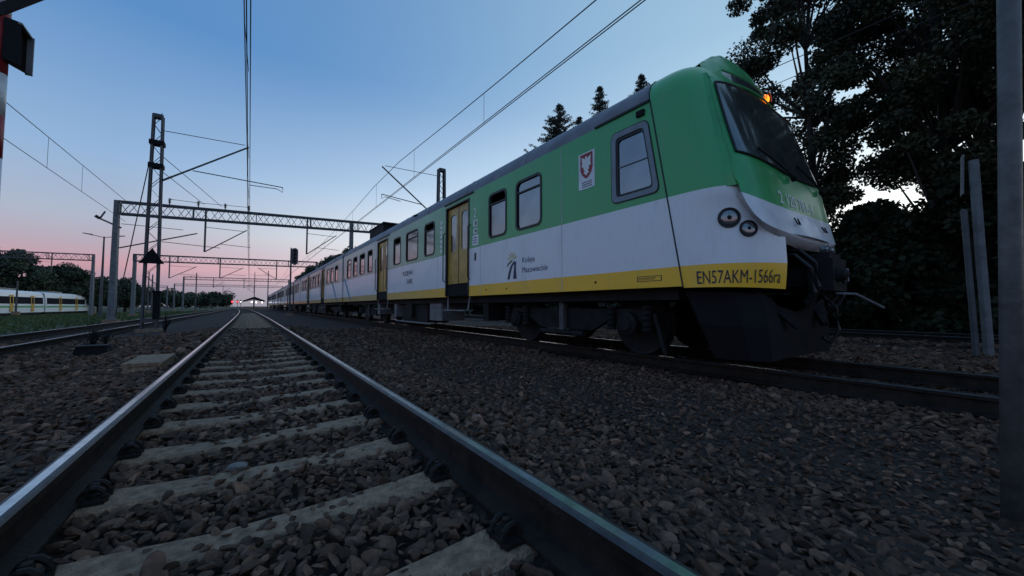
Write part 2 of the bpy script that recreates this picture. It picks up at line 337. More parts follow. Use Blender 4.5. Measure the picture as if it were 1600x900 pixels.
def stones(r0, r1, sp, sub, name_i):
    xs = np.arange(-9, 17, sp); ys_ = np.arange(-1.6, r1, sp); X, Y = np.meshgrid(xs, ys_); X = X.ravel() + RNG.uniform(-.5, .5, X.size) * sp; Y = Y.ravel() + RNG.uniform(-.5, .5, Y.size) * sp
    r = np.hypot(X, Y); az = np.degrees(np.arctan2(X, Y))
    k = (r >= r0) & (r < r1) & (r > .25) & (az > -30) & (az < 106)
    X, Y = X[k], Y[k]
    keep = np.ones(len(X), bool)
    cen = np.where(Y > 15, .128 - .3 * ((Y - 15) / 40) ** 2, .128); dx = X - cen
    keep &= np.abs(np.abs(dx) - .75) > .085
    fy = np.abs(((Y - 1.149 + .3) % .6) - .3)
    on = (fy < .080) & (np.abs(dx) < .72)
    keep &= ~(on & ((np.abs(dx) > .30) | (RNG.random(len(X)) > .30)) & (RNG.random(len(X)) > .04))
    keep &= np.abs(np.abs(X - TX) - .75) > .10
    X, Y, on = X[keep], Y[keep], on[keep]; n = len(X)
    Z = ground_z(X, Y) + sp * RNG.uniform(.0, .38, n) + np.where(np.abs(X - .13) < .72, .026, 0)
    Z = np.where(on, np.maximum(Z, -.195), Z); fine_ = np.abs(X - 3.0 - .25 * np.sin(Y * .9)) < .75
    S = sp * RNG.choice([.45, .6, .75, .95, 1.25], n, p=[.25, .32, .25, .14, .04]) * RNG.uniform(.85, 1.15, n) * np.where(fine_, .66, 1)
    shp, F = stone_shapes(sub, 24); idx = RNG.integers(0, 24, n); A = np.array(shp)[idx]
    V = np.einsum('nij,nkj->nki', rotmats(n, .45), A) * S[:, None, None] + np.stack([X, Y, Z], 1)[:, None, :]
    nv = A.shape[1]; FF = (F[None] + (np.arange(n) * nv)[:, None, None]).reshape(-1, 3)
    tone = np.repeat(np.clip(RNG.lognormal(0, .42, n), .35, 2.8), nv)
    return V.reshape(-1, 3), FF, tone
parts = [stones(.25, 2.7, .037, 1, 0), stones(2.7, 7.5, .050, 0, 1), stones(7.5, 17, .088, 0, 2)]
V = np.concatenate([p[0] for p in parts]); off = 0; FFs = []
for p in parts: FFs.append(p[1] + off); off += len(p[0])
me = mesh_np('ballast_stones', V, np.concatenate(FFs), np.concatenate([p[2] for p in parts]), m_stone)
tag(link('ballast_stones', me), 'dark brown crushed stone ballast between and beside the rails', 'ballast', kind='stuff')
def rock(name, label, loc, size, rz, seed):
    v, f = ico(2); rg = np.random.default_rng(seed); q = v.copy()
    for _ in range(10):
        d = rg.normal(size=3); d /= np.linalg.norm(d); k = rg.uniform(.5, .85); s = q @ d; q = q - np.outer(np.clip(s - k, 0, None), d)
    mb = MB(); mb.add((q * np.array(size)).tolist(), f.tolist())
    tag(link(name, mb.mesh(name, m_pebble), None, loc, (0, 0, rz)), label, 'stone')
rock('pale_stone', 'large pale flat stone beside the right rail at the bottom edge', (1.40, .62, -.27), (.10, .075, .05), .6, 3)
rock('pale_stone', 'small pale rounded stone lying between two sleepers', (-.03, 2.42, -.185), (.055, .035, .028), .1, 5)
# concrete cable box beside the left rail
cb = thing('concrete_cable_box', (-1.05, 6.9, -.3), 'low concrete cable box beside the left rail', 'cable box')
mb = MB(); P = []
mb.add([(-1.28, 6.35, -.33), (-.83, 6.35, -.33), (-.83, 7.5, -.33), (-1.28, 7.5, -.33), (-1.22, 6.41, -.10), (-.89, 6.41, -.10), (-.89, 7.44, -.10), (-1.22, 7.44, -.10)], [(4, 5, 6, 7), (0, 1, 5, 4), (1, 2, 6, 5), (2, 3, 7, 6), (3, 0, 4, 7)])
mb.build('box_body', m_conc, cb)
for y0, y1 in ((6.40, 6.91), (6.93, 7.45)):
    MB().box(-1.24, -.87, y0, y1, -.097, -.055).build('lid', m_conc, cb)

# ------------------------------------------------------------------ overhead line equipment
def insul(mb, p, q, r=.05):
    p, q = Vector(p), Vector(q); d = q - p
    for k in range(5): mb.disc(p + d * (k + .5) / 5, d, [(r * .4, -.02), (r, 0), (r * .4, .02)], 8)
def cantilever(root, sx, top, low, end, tie_from, tie_end, Y, reg=None):
    """raking tube, top tie and register arm; points are (x, z) in the plane Y"""
    P = lambda a: (a[0], Y, a[1])
    MB().tube([P(low), P(end)], .035, 8).build('cantilever_tube', m_mast, root)
    MB().tube([P(top), P(((end[0] * .95 + top[0] * .05), end[1] + .06))], .014, 6).build('top_tie', m_mast, root)
    mb = MB(); d = Vector(P(end)) - Vector(P(low)); insul(mb, Vector(P(low)) + d * .02, Vector(P(low)) + d * .12, .06); mb.build('insulator', m_mast, root)
    if tie_from:
        MB().tube([P(tie_from), P(tie_end)], .02, 6).build('register_tube', m_mast, root)
        if reg: MB().tube([P(tie_end), (tie_end[0], Y, tie_end[1] - .22), (tie_end[0] + (reg[0] - tie_end[0]) * .18, Y, tie_end[1] - .10), P(reg)], .016, 6).build('register_arm', m_mast, root)
def lattice_mast(label, x, Y, h, wb, wt, name='catenary_mast', z0=-.35, braces=True, dirx=True):
    r = thing(name, (x, Y, z0), label, 'mast'); z1 = h
    for s in (-1, 1):
        for t_ in (-1, 1):
            pass
        mb = MB()
        for t_ in (-.12, .12): mb.bar((x + s * wb / 2, Y + t_, z0), (x + s * wt / 2, Y + t_, z1), .07, .05)
        mb.bar((x + s * wb / 2, Y, z0), (x + s * wt / 2, Y, z1), .02, .25) if False else mb.add([(x + s * wb / 2, Y - .12, z0), (x + s * wb / 2, Y + .12, z0), (x + s * wt / 2, Y + .12, z1), (x + s * wt / 2, Y - .12, z1), (x + s * (wb / 2 + .012), Y - .12, z0), (x + s * (wb / 2 + .012), Y + .12, z0), (x + s * (wt / 2 + .012), Y + .12, z1), (x + s * (wt / 2 + .012), Y - .12, z1)],
            [(0, 1, 2, 3), (7, 6, 5, 4), (0, 4, 5, 1), (1, 5, 6, 2), (2, 6, 7, 3), (3, 7, 4, 0)])
        mb.build('mast_leg', m_mast, r)
    W = lambda z: wb + (wt - wb) * (z - z0) / (z1 - z0)
    z = z0 + .5; s = 1
    while z < z1 - .35:
        zz = z + .42
        for t_ in (-.13, .13): MB().bar((x - s * W(z) / 2, Y + t_, z), (x + s * W(zz) / 2, Y + t_, zz), .035, .012).build('lacing_bar', m_mast, r)
        z = zz; s = -s
    for zz in (z0 + .45, z1 - .05): MB().box(x - W(zz) / 2, x + W(zz) / 2, Y - .14, Y + .14, zz - .07, zz + .07).build('tie_plate', m_mast, r)
    MB().box(x - wb / 2 - .15, x + wb / 2 + .15, Y - .3, Y + .3, z0 - .2, z0 + .12).build('footing', m_conc, r)
    return r
m1 = lattice_mast('tall lattice mast left of the near track, with a dark triangular sign', -3.1, 19.7, 8.06, .42, .26)
cantilever(m1, 1, (-2.95, 7.5), (-2.95, 5.5), (-.2, 7.5), (-2.02, 6.1), (1.1, 5.97), 19.7, (-.14, 5.86))
mb = MB(); mb.add([(-3.45, 19.5, 2.25), (-2.72, 19.5, 2.25), (-3.08, 19.5, 2.85), (-3.45, 19.52, 2.25), (-2.72, 19.52, 2.25), (-3.08, 19.52, 2.85)], [(0, 1, 2), (5, 4, 3), (0, 3, 4, 1), (1, 4, 5, 2), (2, 5, 3, 0)]); mb.build('triangular_sign', m_black, m1)
for zz in (6.05, 6.95): MB().box(-3.32, -2.88, 19.52, 19.88, zz - .08, zz + .08).build('bracket', m_black, m1)
mb = MB(); mb.box(-3.0, -2.80, 19.50, 19.7, .15, 1.15); mb.box(-3.03, -2.77, 19.47, 19.72, 1.15, 1.22); mb.build('cabinet', m_black, m1)
mb = MB(); mb.tube([(-3.3, 19.7, 6.2), (-4.5, 22, .2)], .018, 5); mb.build('stay_wire', m_wire, m1)
mb = MB(); mb.tube([(-2.95, 19.75, 6.5), (-1.7, 31.7, 7.3)], .014, 5); mb.tube([(-2.95, 19.75, 5.9), (-2.6, 31.7, 7.3)], .014, 5); mb.build('anchor_wire', m_wire, m1)
m2_ = lattice_mast('lattice mast rising behind the roof of the green train', 8.02, 18, 7.74, .5, .3)
cantilever(m2_, -1, (7.9, 7.35), (7.75, 5.15), (4.99, 7.25), (7.0, 5.72), (5.0, 5.92), 18, (5.9, 5.72))

def gantry(label, Y, x0, x1, za, zb, dep, cols, drops, fine, cs=.29, n=None, zbase=-.4):
    """lattice portal; cols = column x, drops = (x, length, arm reach)"""
    r = thing('catenary_gantry', (x0, Y, zbase), label, 'gantry'); Z = lambda x: za + (zb - za) * (x - x0) / (x1 - x0)
    for t_ in (-.25, .25):
        for d in (0, dep):
            MB().bar((x0, Y + t_, Z(x0) - d), (x1, Y + t_, Z(x1) - d), .09, .09).build('chord', m_mast, r)
    n = n or int((x1 - x0) / .42); joined = MB()
    for i in range(n):
        a = x0 + (x1 - x0) * i / n; b = x0 + (x1 - x0) * (i + 1) / n
        for t_, k in ((-.25, i), (.25, i + 1)):
            lo, hi = ((a, b) if k % 2 else (b, a))
            mb = MB() if fine else joined
            mb.bar((lo, Y + t_, Z(lo) - dep), (hi, Y + t_, Z(hi)), .03, .03)
            if fine: mb.build('lattice_brace', m_mast, r)
    if not fine: joined.build('lattice_bracing', m_mast, r)
    for i in range(0, n + 1, 8):
        x = x0 + (x1 - x0) * i / n
        for t_ in (-.25, .25): MB().bar((x, Y + t_, Z(x) - dep), (x, Y + t_, Z(x)), .05, .05).build('upright', m_mast, r)
    for x in cols:
        mb = MB(); h = Z(x) + .06; mb.add([(x - cs / 2, Y - .28, zbase), (x + cs / 2, Y - .28, zbase), (x + cs / 2, Y + .28, zbase), (x - cs / 2, Y + .28, zbase), (x - cs * .36, Y - .2, h), (x + cs * .36, Y - .2, h), (x + cs * .36, Y + .2, h), (x - cs * .36, Y + .2, h)],
            [(4, 5, 6, 7), (0, 1, 5, 4), (1, 2, 6, 5), (2, 3, 7, 6), (3, 0, 4, 7)]); mb.build('column', m_postc, r)
        MB().box(x - cs, x + cs, Y - .5, Y + .5, zbase - .3, zbase + .25).build('footing', m_conc, r)
    for x, ln, reach in drops:
        zt = Z(x) - dep; zl = zt - ln
        MB().tube([(x, Y, Z(x)), (x, Y, zl)], .055, 8).build('drop_post', m_mast, r)
        MB().tube([(x, Y, zl), (x + reach * .86, Y, zl + ln * .80)], .035, 6).build('cantilever_tube', m_mast, r)
        MB().tube([(x, Y, zl + ln * .78), (x + reach * .8, Y, zl + ln * .75)], .018, 5).build('top_tie', m_mast, r)
        MB().tube([(x + reach * .3, Y, zl + ln * .28), (x + reach * .95, Y, zl + ln * .24)], .018, 5).build('register_tube', m_mast, r)
    return r
g1 = gantry('nearest lattice gantry spanning the tracks, with concrete left column', 31.7, -6.5, 9.1, 6.86, 7.4, .72, (-6.62, 6.5), [(-2.5, 2.1, 2.6), (3.4, 2.0, 2.3)], True)
mb = MB(); mb.tube([(-6.45, 31.7, 4.1), (-2.9, 31.7, 5.35)], .04, 6); mb.build('cantilever_tube', m_mast, g1)
mb = MB(); mb.tube([(-6.4, 31.7, 5.55), (-3.6, 31.7, 5.5)], .018, 5); mb.tube([(-4.6, 31.7, 4.65), (-1.7, 31.7, 4.5)], .02, 5); mb.build('register_tube', m_mast, g1)
for x in (-4.3, -2.9, -1.5, -.2):
    mb = MB(); z = 6.86 + .54 * (x + 6.5) / 15.6; mb.bar((x, 31.7, z), (x, 31.7, z + .42), .06); insul(mb, (x, 31.7, z + .2), (x, 31.7, z + .5), .09); mb.build('insulator', m_mast, g1)
mb = MB(); mb.tube([(-4.3, 31.7, 7.38), (-2.9, 31.7, 7.36), (-1.5, 31.7, 7.42), (-.2, 31.7, 7.46)], .016, 5); mb.build('feeder_wire', m_wire, g1)
mb = MB(); mb.bar((-7.3, 31.7, 5.75), (-6.4, 31.7, 5.3), .09); mb.bar((-7.3, 31.7, 5.75), (-7.1, 31.7, 6.2), .07); insul(mb, (-7.5, 31.7, 5.9), (-7.3, 31.7, 5.75), .1); mb.build('tension_arm', m_mast, g1)
gantry('second lattice gantry spanning the tracks behind the nearest one', 53.5, -9.8, 6.8, 5.9, 6.2, .66, (-9.7, 6.9), [(-7.05, 1.7, 2.6), (-2.8, 1.6, 2.5), (2.6, 1.6, -2.2)], False)
gantry('left gantry standing over the distant white train', 70, -34, -16.5, 6.9, 7.2, .75, (-16.5, -33.8), [(-25.5, 2.6, 2.4), (-20, 1.6, -2.2)], False, zbase=-.8)
gantry('third gantry along the line, thin in the distance', 96, -10.5, 7, 6.3, 6.4, .5, (-10.5, 7), [(-6, 1.5, 2), (-1, 1.5, 2)], False, n=24)
gantry('fourth gantry along the line, faint in the distance', 130, -16, 8, 6.4, 6.5, .5, (-16, 8), [(-6, 1.5, 2), (1, 1.5, -2)], False, n=24)
gantry('farthest gantry at the left, low above the far wood', 150, -52, -20, 6.6, 6.6, .5, (-52, -36, -20), [(-44, 1.5, 2), (-30, 1.5, 2)], False, n=24, zbase=-.9)
def plain_mast(label, x, Y, h, r=.11, kind='signal mast', name='line_mast'):
    t_ = thing(name, (x, Y, -.4), label, 'mast', )
    MB().tube([(x, Y, -.4), (x, Y, h * .5), (x, Y, h)], [r, r * .85, r * .65], 8).build('pole', m_mast, t_)
    MB().box(x - .3, x + .3, Y - .3, Y + .3, -.5, -.05).build('footing', m_conc, t_)
    return t_
for lab, x, Y, h in (('thin dark mast right of the station canopy', 3.2, 96, 8.2), ('thin dark mast rising through the station canopy', 1.0, 118, 9.4), ('thin mast left of the red lights', -7.9, 88, 6.6), ('bare mast in front of the far wood', -13.5, 84, 6.2),
                      ('pale short mast behind the roof of the distant white train', -24.5, 76, 3.9), ('pale mast behind the nose of the distant white train', -19.6, 84, 4.5), ('mast between the second gantry and the far wood', -11.5, 74, 5.2)):
    p = plain_mast(lab, x, Y, h)
    MB().tube([(x, Y, h - .9), (x - .9, Y, h - .6)], .03, 5).build('arm', m_mast, p)
# lamp post with two heads
lp = thing('street_lamp', (-12.3, 55, -.5), 'double headed lamp post behind the gantry column', 'lamp post')
MB().tube([(-12.3, 55, -.5), (-12.3, 55, 3.6), (-12.3, 55, 7.7)], [.15, .10, .06], 8).build('pole', m_mast, lp)
for s in (-1, 1):
    MB().tube([(-12.3, 55, 7.6), (-12.3 + s * .9, 55, 7.8)], .035, 6).build('arm', m_mast, lp)
    mb = MB(); mb.add([(-12.3 + s * .8, 54.86, 7.75), (-12.3 + s * 1.5, 54.9, 7.88), (-12.3 + s * 1.5, 55.1, 7.88), (-12.3 + s * .8, 55.14, 7.75), (-12.3 + s * .8, 54.9, 7.86), (-12.3 + s * 1.5, 54.93, 7.94), (-12.3 + s * 1.5, 55.07, 7.94), (-12.3 + s * .8, 55.1, 7.86)],
        [(0, 1, 2, 3), (7, 6, 5, 4), (0, 4, 5, 1), (1, 5, 6, 2), (2, 6, 7, 3), (3, 7, 4, 0)]); mb.build('lamp_head', m_mast, lp)
# colour light signal between the near track and the train
sg = thing('railway_signal', (3.12, 40, -.35), 'railway signal with tall rounded dark head beside the train', 'signal')
MB().tube([(3.05, 40.1, -.35), (3.05, 40.1, 6.0)], .07, 8).build('post', m_mast, sg)
mb = MB(); P = []
n_ = 20
out = [(3.33 + .27 * math.cos(a), (5.72 if math.sin(a) > 0 else 4.7) + .27 * math.sin(a)) for a in [2 * math.pi * (k + .5) / n_ for k in range(n_)]]
mb.add([(x, 39.9, z) for x, z in out] + [(x, 40.0, z) for x, z in out], [tuple(range(n_ - 1, -1, -1)), tuple(range(n_, 2 * n_))] + [(k, (k + 1) % n_, n_ + (k + 1) % n_, n_ + k) for k in range(n_)]); mb.build('head_board', m_mast, sg)
for k in range(4):
    z = 4.75 + .32 * k; MB().disc((3.33, 39.9, z), (0, -1, 0), [(.09, 0), (.1, .14), (.085, .14), (.08, .02)], 10).build('lamp_hood', m_under, sg)
MB().bar((3.05, 40.1, 4.6), (3.33, 40, 4.6), .06).build('bracket', m_mast, sg); MB().box(2.8, 3.3, 39.85, 40.35, -.45, .0).build('footing', m_conc, sg)

def overhead(label, xc, zc, zm, y0, y1, droppers, sup, two=True, stag=.12, r=.011, cat='overhead line', xm=None):
    t_ = thing('overhead_line', (xc, y0, zc), label, cat); xm = xc if xm is None else xm
    K = [y0 + (y1 - y0) * i / 40 for i in range(41)]
    sag = lambda Y: 1.0 * min(1, 4 * (((Y - sup[0]) / sup[1]) % 1) * (1 - ((Y - sup[0]) / sup[1]) % 1))
    zz = lambda Y: zm - sag(Y) * min(.9, zm - zc - .4)
    for s in ((-.03, .03) if two else (0,)): MB().tube([(xc + s, Y, zc) for Y in K[::4]], r, 5).build('contact_wire', m_wire, t_)
    MB().tube([(xm, Y, zz(Y)) for Y in K], r * 1.15, 5).build('messenger_wire', m_wire, t_)
    for Y in droppers: MB().tube([(xc, Y, zc), (xm, Y, zz(Y))], .006, 4).build('dropper', m_wire, t_)
    return t_
overhead('overhead wires running straight above the near track', -.15, 5.82, 7.48, -6, 150, [4 + 6 * i for i in range(14)], (19.7, 62), xm=-.26)
overhead('overhead wires above the green and white train', 5.28, 5.76, 7.12, -25, 140, [-2 + 5.5 * i for i in range(16)], (18, 56))
overhead('overhead wires at the far left ending at the gantry column', -6.25, 5.72, 6.95, -20, 31.7, [-6 + 9 * i for i in range(4)] + [24.5], (31.7, 400), two=False)
overhead('single overhead line passing behind the cab roof into the trees', 13.4, 7.6, 8.6, -30, 120, [], (20, 60), two=False)

# ------------------------------------------------------------------ main train
XS = 1.44                                    # half width of the body
ZB, ZD = .88, 3.36                           # lower edge and drip rail of the side
ROOFP = [(1.44, ZD), (1.43, 3.47), (1.36, 3.60), (1.24, 3.715), (1.05, 3.815), (.8, 3.90), (.5, 3.965), (.2, 3.998), (0, 4.005)]
Yseam = lambda z: 2.57 + (z - .88) * .165
tr = thing('passenger_train', (TX, 1.7, TZ), 'green, white and yellow electric passenger train standing on the right', 'train')
def rr(y0, y1, z0, z1, r, k=4):
    """rounded rectangle, counter-clockwise from the lower-left corner; one list per corner"""
    C = [((y0 + r, z0 + r), 180), ((y1 - r, z0 + r), 270), ((y1 - r, z1 - r), 0), ((y0 + r, z1 - r), 90)]
    return [[(c[0] + r * math.cos(R(a + 90 * i / k)), c[1] + r * math.sin(R(a + 90 * i / k))) for i in range(k + 1)] for c, a in C]
def rpoly(pts, r, k=4):
    """rounded polygon with 4 corners (counter-clockwise)"""
    out = []
    for i in range(4):
        p0, p, p1 = Vector(pts[i - 1]), Vector(pts[i]), Vector(pts[(i + 1) % 4]); a = p + (p0 - p).normalized() * r; b = p + (p1 - p).normalized() * r
        out.append([tuple((1 - u) ** 2 * a + 2 * u * (1 - u) * p + u * u * b) for u in [j / k for j in range(k + 1)]])
    return out
def cell(mb, X, outer, hole, flip=False, depth=.05, mi=0, mj=0):
    """wall cell with a rounded hole and its reveal; outer = 4 corners (y,z) ccw from lower-left, hole = 4 corner arcs"""
    def F(vs, f, m): mb.add(vs, [tuple(reversed(f)) if flip else f], m)
    for i in range(4):
        a = hole[i]; o = outer[i]
        for k in range(len(a) - 1): F([(X, *o), (X, *a[k + 1]), (X, *a[k])], (0, 1, 2), mi)
        o2 = outer[(i + 1) % 4]; b = hole[(i + 1) % 4]
        F([(X, *o), (X, *o2), (X, *b[0]), (X, *a[-1])], (0, 1, 2, 3), mi)
    ring = [p for a in hole for p in a]; sgn = 1 if X < TX else -1
    for k in range(len(ring)):
        p, q = ring[k], ring[(k + 1) % len(ring)]
        F([(X, *p), (X, *q), (X + sgn * depth, *q), (X + sgn * depth, *p)], (0, 1, 2, 3), mj)
def ring_mesh(arcs, arcs2, x0, x1, mb=None, mi=0):
    """flat ring between two rounded outlines (arcs outer) standing from x0 to x1"""
    mb = mb or MB(); A = [p for a in arcs for p in a]; B = [p for a in arcs2 for p in a]; n = len(A)
    vs = [(x1, *p) for p in A] + [(x1, *p) for p in B] + [(x0, *p) for p in A] + [(x0, *p) for p in B]; fs = []
    for k in range(n):
        j = (k + 1) % n; fs += [(k, j, n + j, n + k), (k, 2 * n + k, 2 * n + j, j), (n + k, n + j, 3 * n + j, 3 * n + k)]
    return mb.add(vs, fs, mi)
XL = TX - XS
WZ0, WZ1, BARZ = 2.14, 3.07, 2.86
_wcache = {}
def window(parent, y0, y1, openv, bar=True, simple=False, z0=WZ0, z1=WZ1):
    """a gasketed window in the left side; mesh data shared between windows of one width"""
    key = (round(y1 - y0, 2), openv, bar, simple)
    if key not in _wcache:
        h = (y1 - y0) / 2; mz = (z0 + z1) / 2; dz = (z1 - z0) / 2; bz = BARZ - mz
        fr = ring_mesh(rr(-h - .03, h + .03, -dz - .03, dz + .03, .13), rr(-h + .018, h - .018, -dz + .018, dz - .018, .10), .02, -.010)
        gl = MB(); a = rr(-h + .0, h - .0, -dz, dz, .10); ring = [p for q in a for p in q]
        if openv:
            ring = [(y, min(z, bz)) for y, z in ring]; ring = [p for i, p in enumerate(ring) if p != ring[i - 1]]
        gl.add([(.022, y, z) for y, z in ring], [tuple(range(len(ring)))])
        br = MB().box(-.004, .03, -h, h, bz - .014, bz + .014)
        if openv:   # tilted-in hopper pane
            gl.add([(.03, -h + .05, bz), (.03, h - .05, bz), (.17, h - .06, dz - .09), (.17, -h + .06, dz - .09)], [(0, 1, 2, 3)])
        _wcache[key] = (fr.mesh('window_frame', m_rubber), gl.mesh('pane', m_glass), br.mesh('crossbar', m_rubber))
    fr, gl, br = _wcache[key]; c = (XL, (y0 + y1) / 2, (z0 + z1) / 2)
    o = link('window', fr, parent, c)
    link('pane', gl, o, c)
    if bar and not simple: link('crossbar', br, o, c)
    return o
_dcache = {}
def door(parent, y0, y1, fine=True):
    z0, z1 = 1.20, 3.20; key = round(y1 - y0, 2); h = (y1 - y0) / 2; c = (XL, (y0 + y1) / 2, 0)
    if key not in _dcache:
        fr = MB(); 
        for a in (-h, h): fr.box(-.012, .10, a - .022, a + .022, ZB + .02, z1 + .02)
        fr.box(-.014, .10, -h - .03, h + .03, z1 + .02, z1 + .055)
        lf = []; pn = []
        for s in (-1, 1):
            a, b_ = (-h + .022, -.004) if s < 0 else (.004, h - .022); m = MB()
            cell(m, .0, [(a, z0), (b_, z0), (b_, z1), (a, z1)], rr(a + .13, b_ - .13, 2.05, 3.02, .09), flip=True, depth=.03)
            m.v = [(x + .055, y, z) for x, y, z in m.v]; m.box(.06, .075, a, b_, z0, 2.0)
            lf.append(m.mesh('door_leaf', m_ochre))
            g = MB(); ring = [p for q in rr(a + .12, b_ - .12, 2.04, 3.03, .09) for p in q]; g.add([(.072, y, z) for y, z in ring], [tuple(range(len(ring)))]); pn.append(g.mesh('door_pane', m_glass))
        ent = MB().box(.03, .5, -h, h, ZB + .02, z0 - .02); ent.box(.02, .06, -h, h, z0 - .02, z0 + .012)
        rl = MB()
        for a in (-h - .06, h + .06): rl.tube([(.0, a, 1.28), (-.06, a, 1.32), (-.06, a, 2.55), (.0, a, 2.6)], .014, 6)
        st = MB().box(-.10, .16, -h + .06, h - .06, .52, .55)
        for a in (-h + .08, h - .08): st.bar((.03, a, .54), (.06, a + (.05 if a > 0 else -.05), .9), .02, .05)
        rub = MB().box(.048, .062, -.012, .012, z0, z1)
        _dcache[key] = (fr.mesh('door', m_rubber), lf, pn, ent.mesh('entry_step_well', m_black), rl.mesh('handrail', m_under), st.mesh('step', m_steel), rub.mesh('door_seal', m_rubber))
    fr, lf, pn, ent, rl, st, rub = _dcache[key]
    o = link('door', fr, parent, c)
    for m, nm in [(lf[0], 'door_leaf'), (lf[1], 'door_leaf'), (pn[0], 'door_pane'), (pn[1], 'door_pane'), (ent, 'entry_step_well'), (st, 'step')] + ([(rl, 'handrail'), (rub, 'door_seal')] if fine else []): link(nm, m, o, c)
    return o
def carriage(root, y0, y1, wins, doors, mat, first=False, fine=True):
    """body shell with real openings on the platform side, roof, end walls, drip rail"""
    mb = MB(); items = sorted([(a, b_, 'w', o) for a, b_, o in wins] + [(a, b_, 'd', 0) for a, b_ in doors]); edges = []
    for i, it in enumerate(items):
        nxt = items[i + 1][0] if i + 1 < len(items) else None
        edges.append((it[1] + nxt) / 2 if nxt else y1)
    s0 = None; ya = y0
    for it, yb in zip(items, edges):
        a, b_, k, o = it
        lo = (Yseam(ZB) + .014, ZB) if first and ya == y0 else (ya, ZB); hi = (Yseam(ZD) + .014, ZD) if first and ya == y0 else (ya, ZD)
        if k == 'w':
            if first and ya == y0: hole = rpoly([(2.935, 2.2), (3.555, 2.2), (3.555, 3.04), (3.075, 3.04)], .07)
            else: hole = rr(a, b_, WZ0, WZ1, .11)
            cell(mb, XL, [lo, (yb, ZB), (yb, ZD), hi], hole, flip=True)
        else:
            z1 = 3.22
            for q in ([(ya, ZB), (a, ZB), (a, ZD), (ya, ZD)], [(b_, ZB), (yb, ZB), (yb, ZD), (b_, ZD)], [(a, z1), (b_, z1), (b_, ZD), (a, ZD)]):
                mb.add([(XL, *p) for p in q], [(3, 2, 1, 0)])
            for yy in (a, b_): mb.add([(XL, yy, ZB), (XL, yy, z1), (XL + .1, yy, z1), (XL + .1, yy, ZB)], [(0, 1, 2, 3)])
        ya = yb
    XR = TX + XS; ys0 = Yseam(ZB) + .014 if first else y0; ys1 = Yseam(ZD) + .014 if first else y0
    mb.add([(XR, ys0, ZB), (XR, y1, ZB), (XR, y1, ZD), (XR, ys1, ZD)], [(0, 1, 2, 3)])
    mb.add([(XL, y1, ZB), (XR, y1, ZB), (XR, y1, ZD), (XL, y1, ZD)], [(0, 1, 2, 3)])
    if not first: mb.add([(XL, y0, ZB), (XR, y0, ZB), (XR, y0, ZD), (XL, y0, ZD)], [(3, 2, 1, 0)])
    mb.add([(XL, ys0, ZB), (XR, ys0, ZB), (XR, y1, ZB), (XL, y1, ZB)], [(3, 2, 1, 0)])
    body = mb.build('carriage_body', mat, root)
    MB().box(XL + .35, XR - .05, ys1 + .5, y1 - .1, ZB + .05, 3.3).build('saloon_dark_block', m_black, root)  # plain black block standing in for the unlit darkness behind the windows
    P = []; full = [(-w_, z) for w_, z in ROOFP] + [(w_, z) for w_, z in reversed(ROOFP[:-1])]
    stp = [0, .5, 1] if not first else [0, .06, .3, 1]
    for u in stp: P.append([(TX + x, (Yseam(z) + .014 if first else y0) * (1 - u) + y1 * u, z) for x, z in full])
    rf = MB().grid(P, flip=True)
    if not first: rf.add([P[0][i] for i in range(len(full))], [tuple(range(len(full) - 1, -1, -1))])
    rf.add([P[-1][i] for i in range(len(full))], [tuple(range(len(full)))])
    o = rf.build('carriage_roof', m_roof, root, smooth=True)
    for i in range(1, int((y1 - ys1) / 2.4)):   # roof panel seams
        Y = ys1 + .35 + i * 2.4
        MB().tube([(TX + x * 1.0, Y, z + .002) for x, z in full], .008, 4).build('roof_seam', m_roof, root)
    if first: MB().bar((XL - .012, 2.99, 3.37), (XL - .012, 3.95, 3.37), .025, .03).build('drip_rail', m_rubber, root)
    for a, b_ in doors: MB().bar((XL - .014, a - .22, 3.345), (XL - .014, b_ + .1, 3.345), .03, .03).build('drip_rail', m_rubber, root)
    return body
# ----- first carriage
W1 = [(2.95, 3.56, 0), (5.28, 6.04, 0), (6.42, 7.08, 1), (10.1, 10.82, 1), (11.4, 12.45, 0), (13.05, 13.8, 1), (16.75, 17.5, 1), (18.05, 19.0, 1), (19.55, 20.35, 1), (20.9, 21.8, 0)]
D1 = [(8.02, 9.30), (14.55, 15.93)]
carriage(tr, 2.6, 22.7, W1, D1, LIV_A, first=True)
for a, b_, o in W1[1:]: window(tr, a, b_, o)
for a, b_ in D1: door(tr, a, b_)
# driver's side window with its wide grey frame
dw_o = rpoly([(2.87, 2.12), (3.635, 2.12), (3.635, 3.13), (3.03, 3.13)], .10); dw_m = rpoly([(2.945, 2.19), (3.56, 2.19), (3.56, 3.05), (3.085, 3.05)], .07); dw_i = rpoly([(2.975, 2.225), (3.525, 2.225), (3.525, 3.01), (3.105, 3.01)], .06)
dw = ring_mesh(dw_o, dw_m, XL, XL - .016).build('cab_side_window', m_frame, tr)
ring_mesh(rpoly([(2.855, 2.105), (3.65, 2.105), (3.65, 3.145), (3.02, 3.145)], .11), dw_o, XL, XL - .010).build('outer_gasket', m_rubber, dw)
ring_mesh(dw_m, dw_i, XL + .02, XL - .004).build('inner_gasket', m_rubber, dw)
ring = [p for q in dw_m for p in q]; MB().add([(XL + .015, *p) for p in ring], [tuple(range(len(ring)))]).build('pane', m_glass, dw)
MB().bar((XL + .006, 2.985, 2.62), (XL + .006, 3.54, 2.62), .012, .012).build('crossbar', m_frame, dw)
for Y, z0_, z1_ in ((4.72, ZB + .01, 3.33), (7.46, ZB + .01, 2.0), (9.86, ZB + .01, 3.33), (16.3, ZB + .01, 3.33), (19.27, ZB + .01, 2.08)):
    MB().box(XL - .0035, XL - .0005, Y, Y + .012, z0_, z1_).build('panel_seam', m_lip, tr)
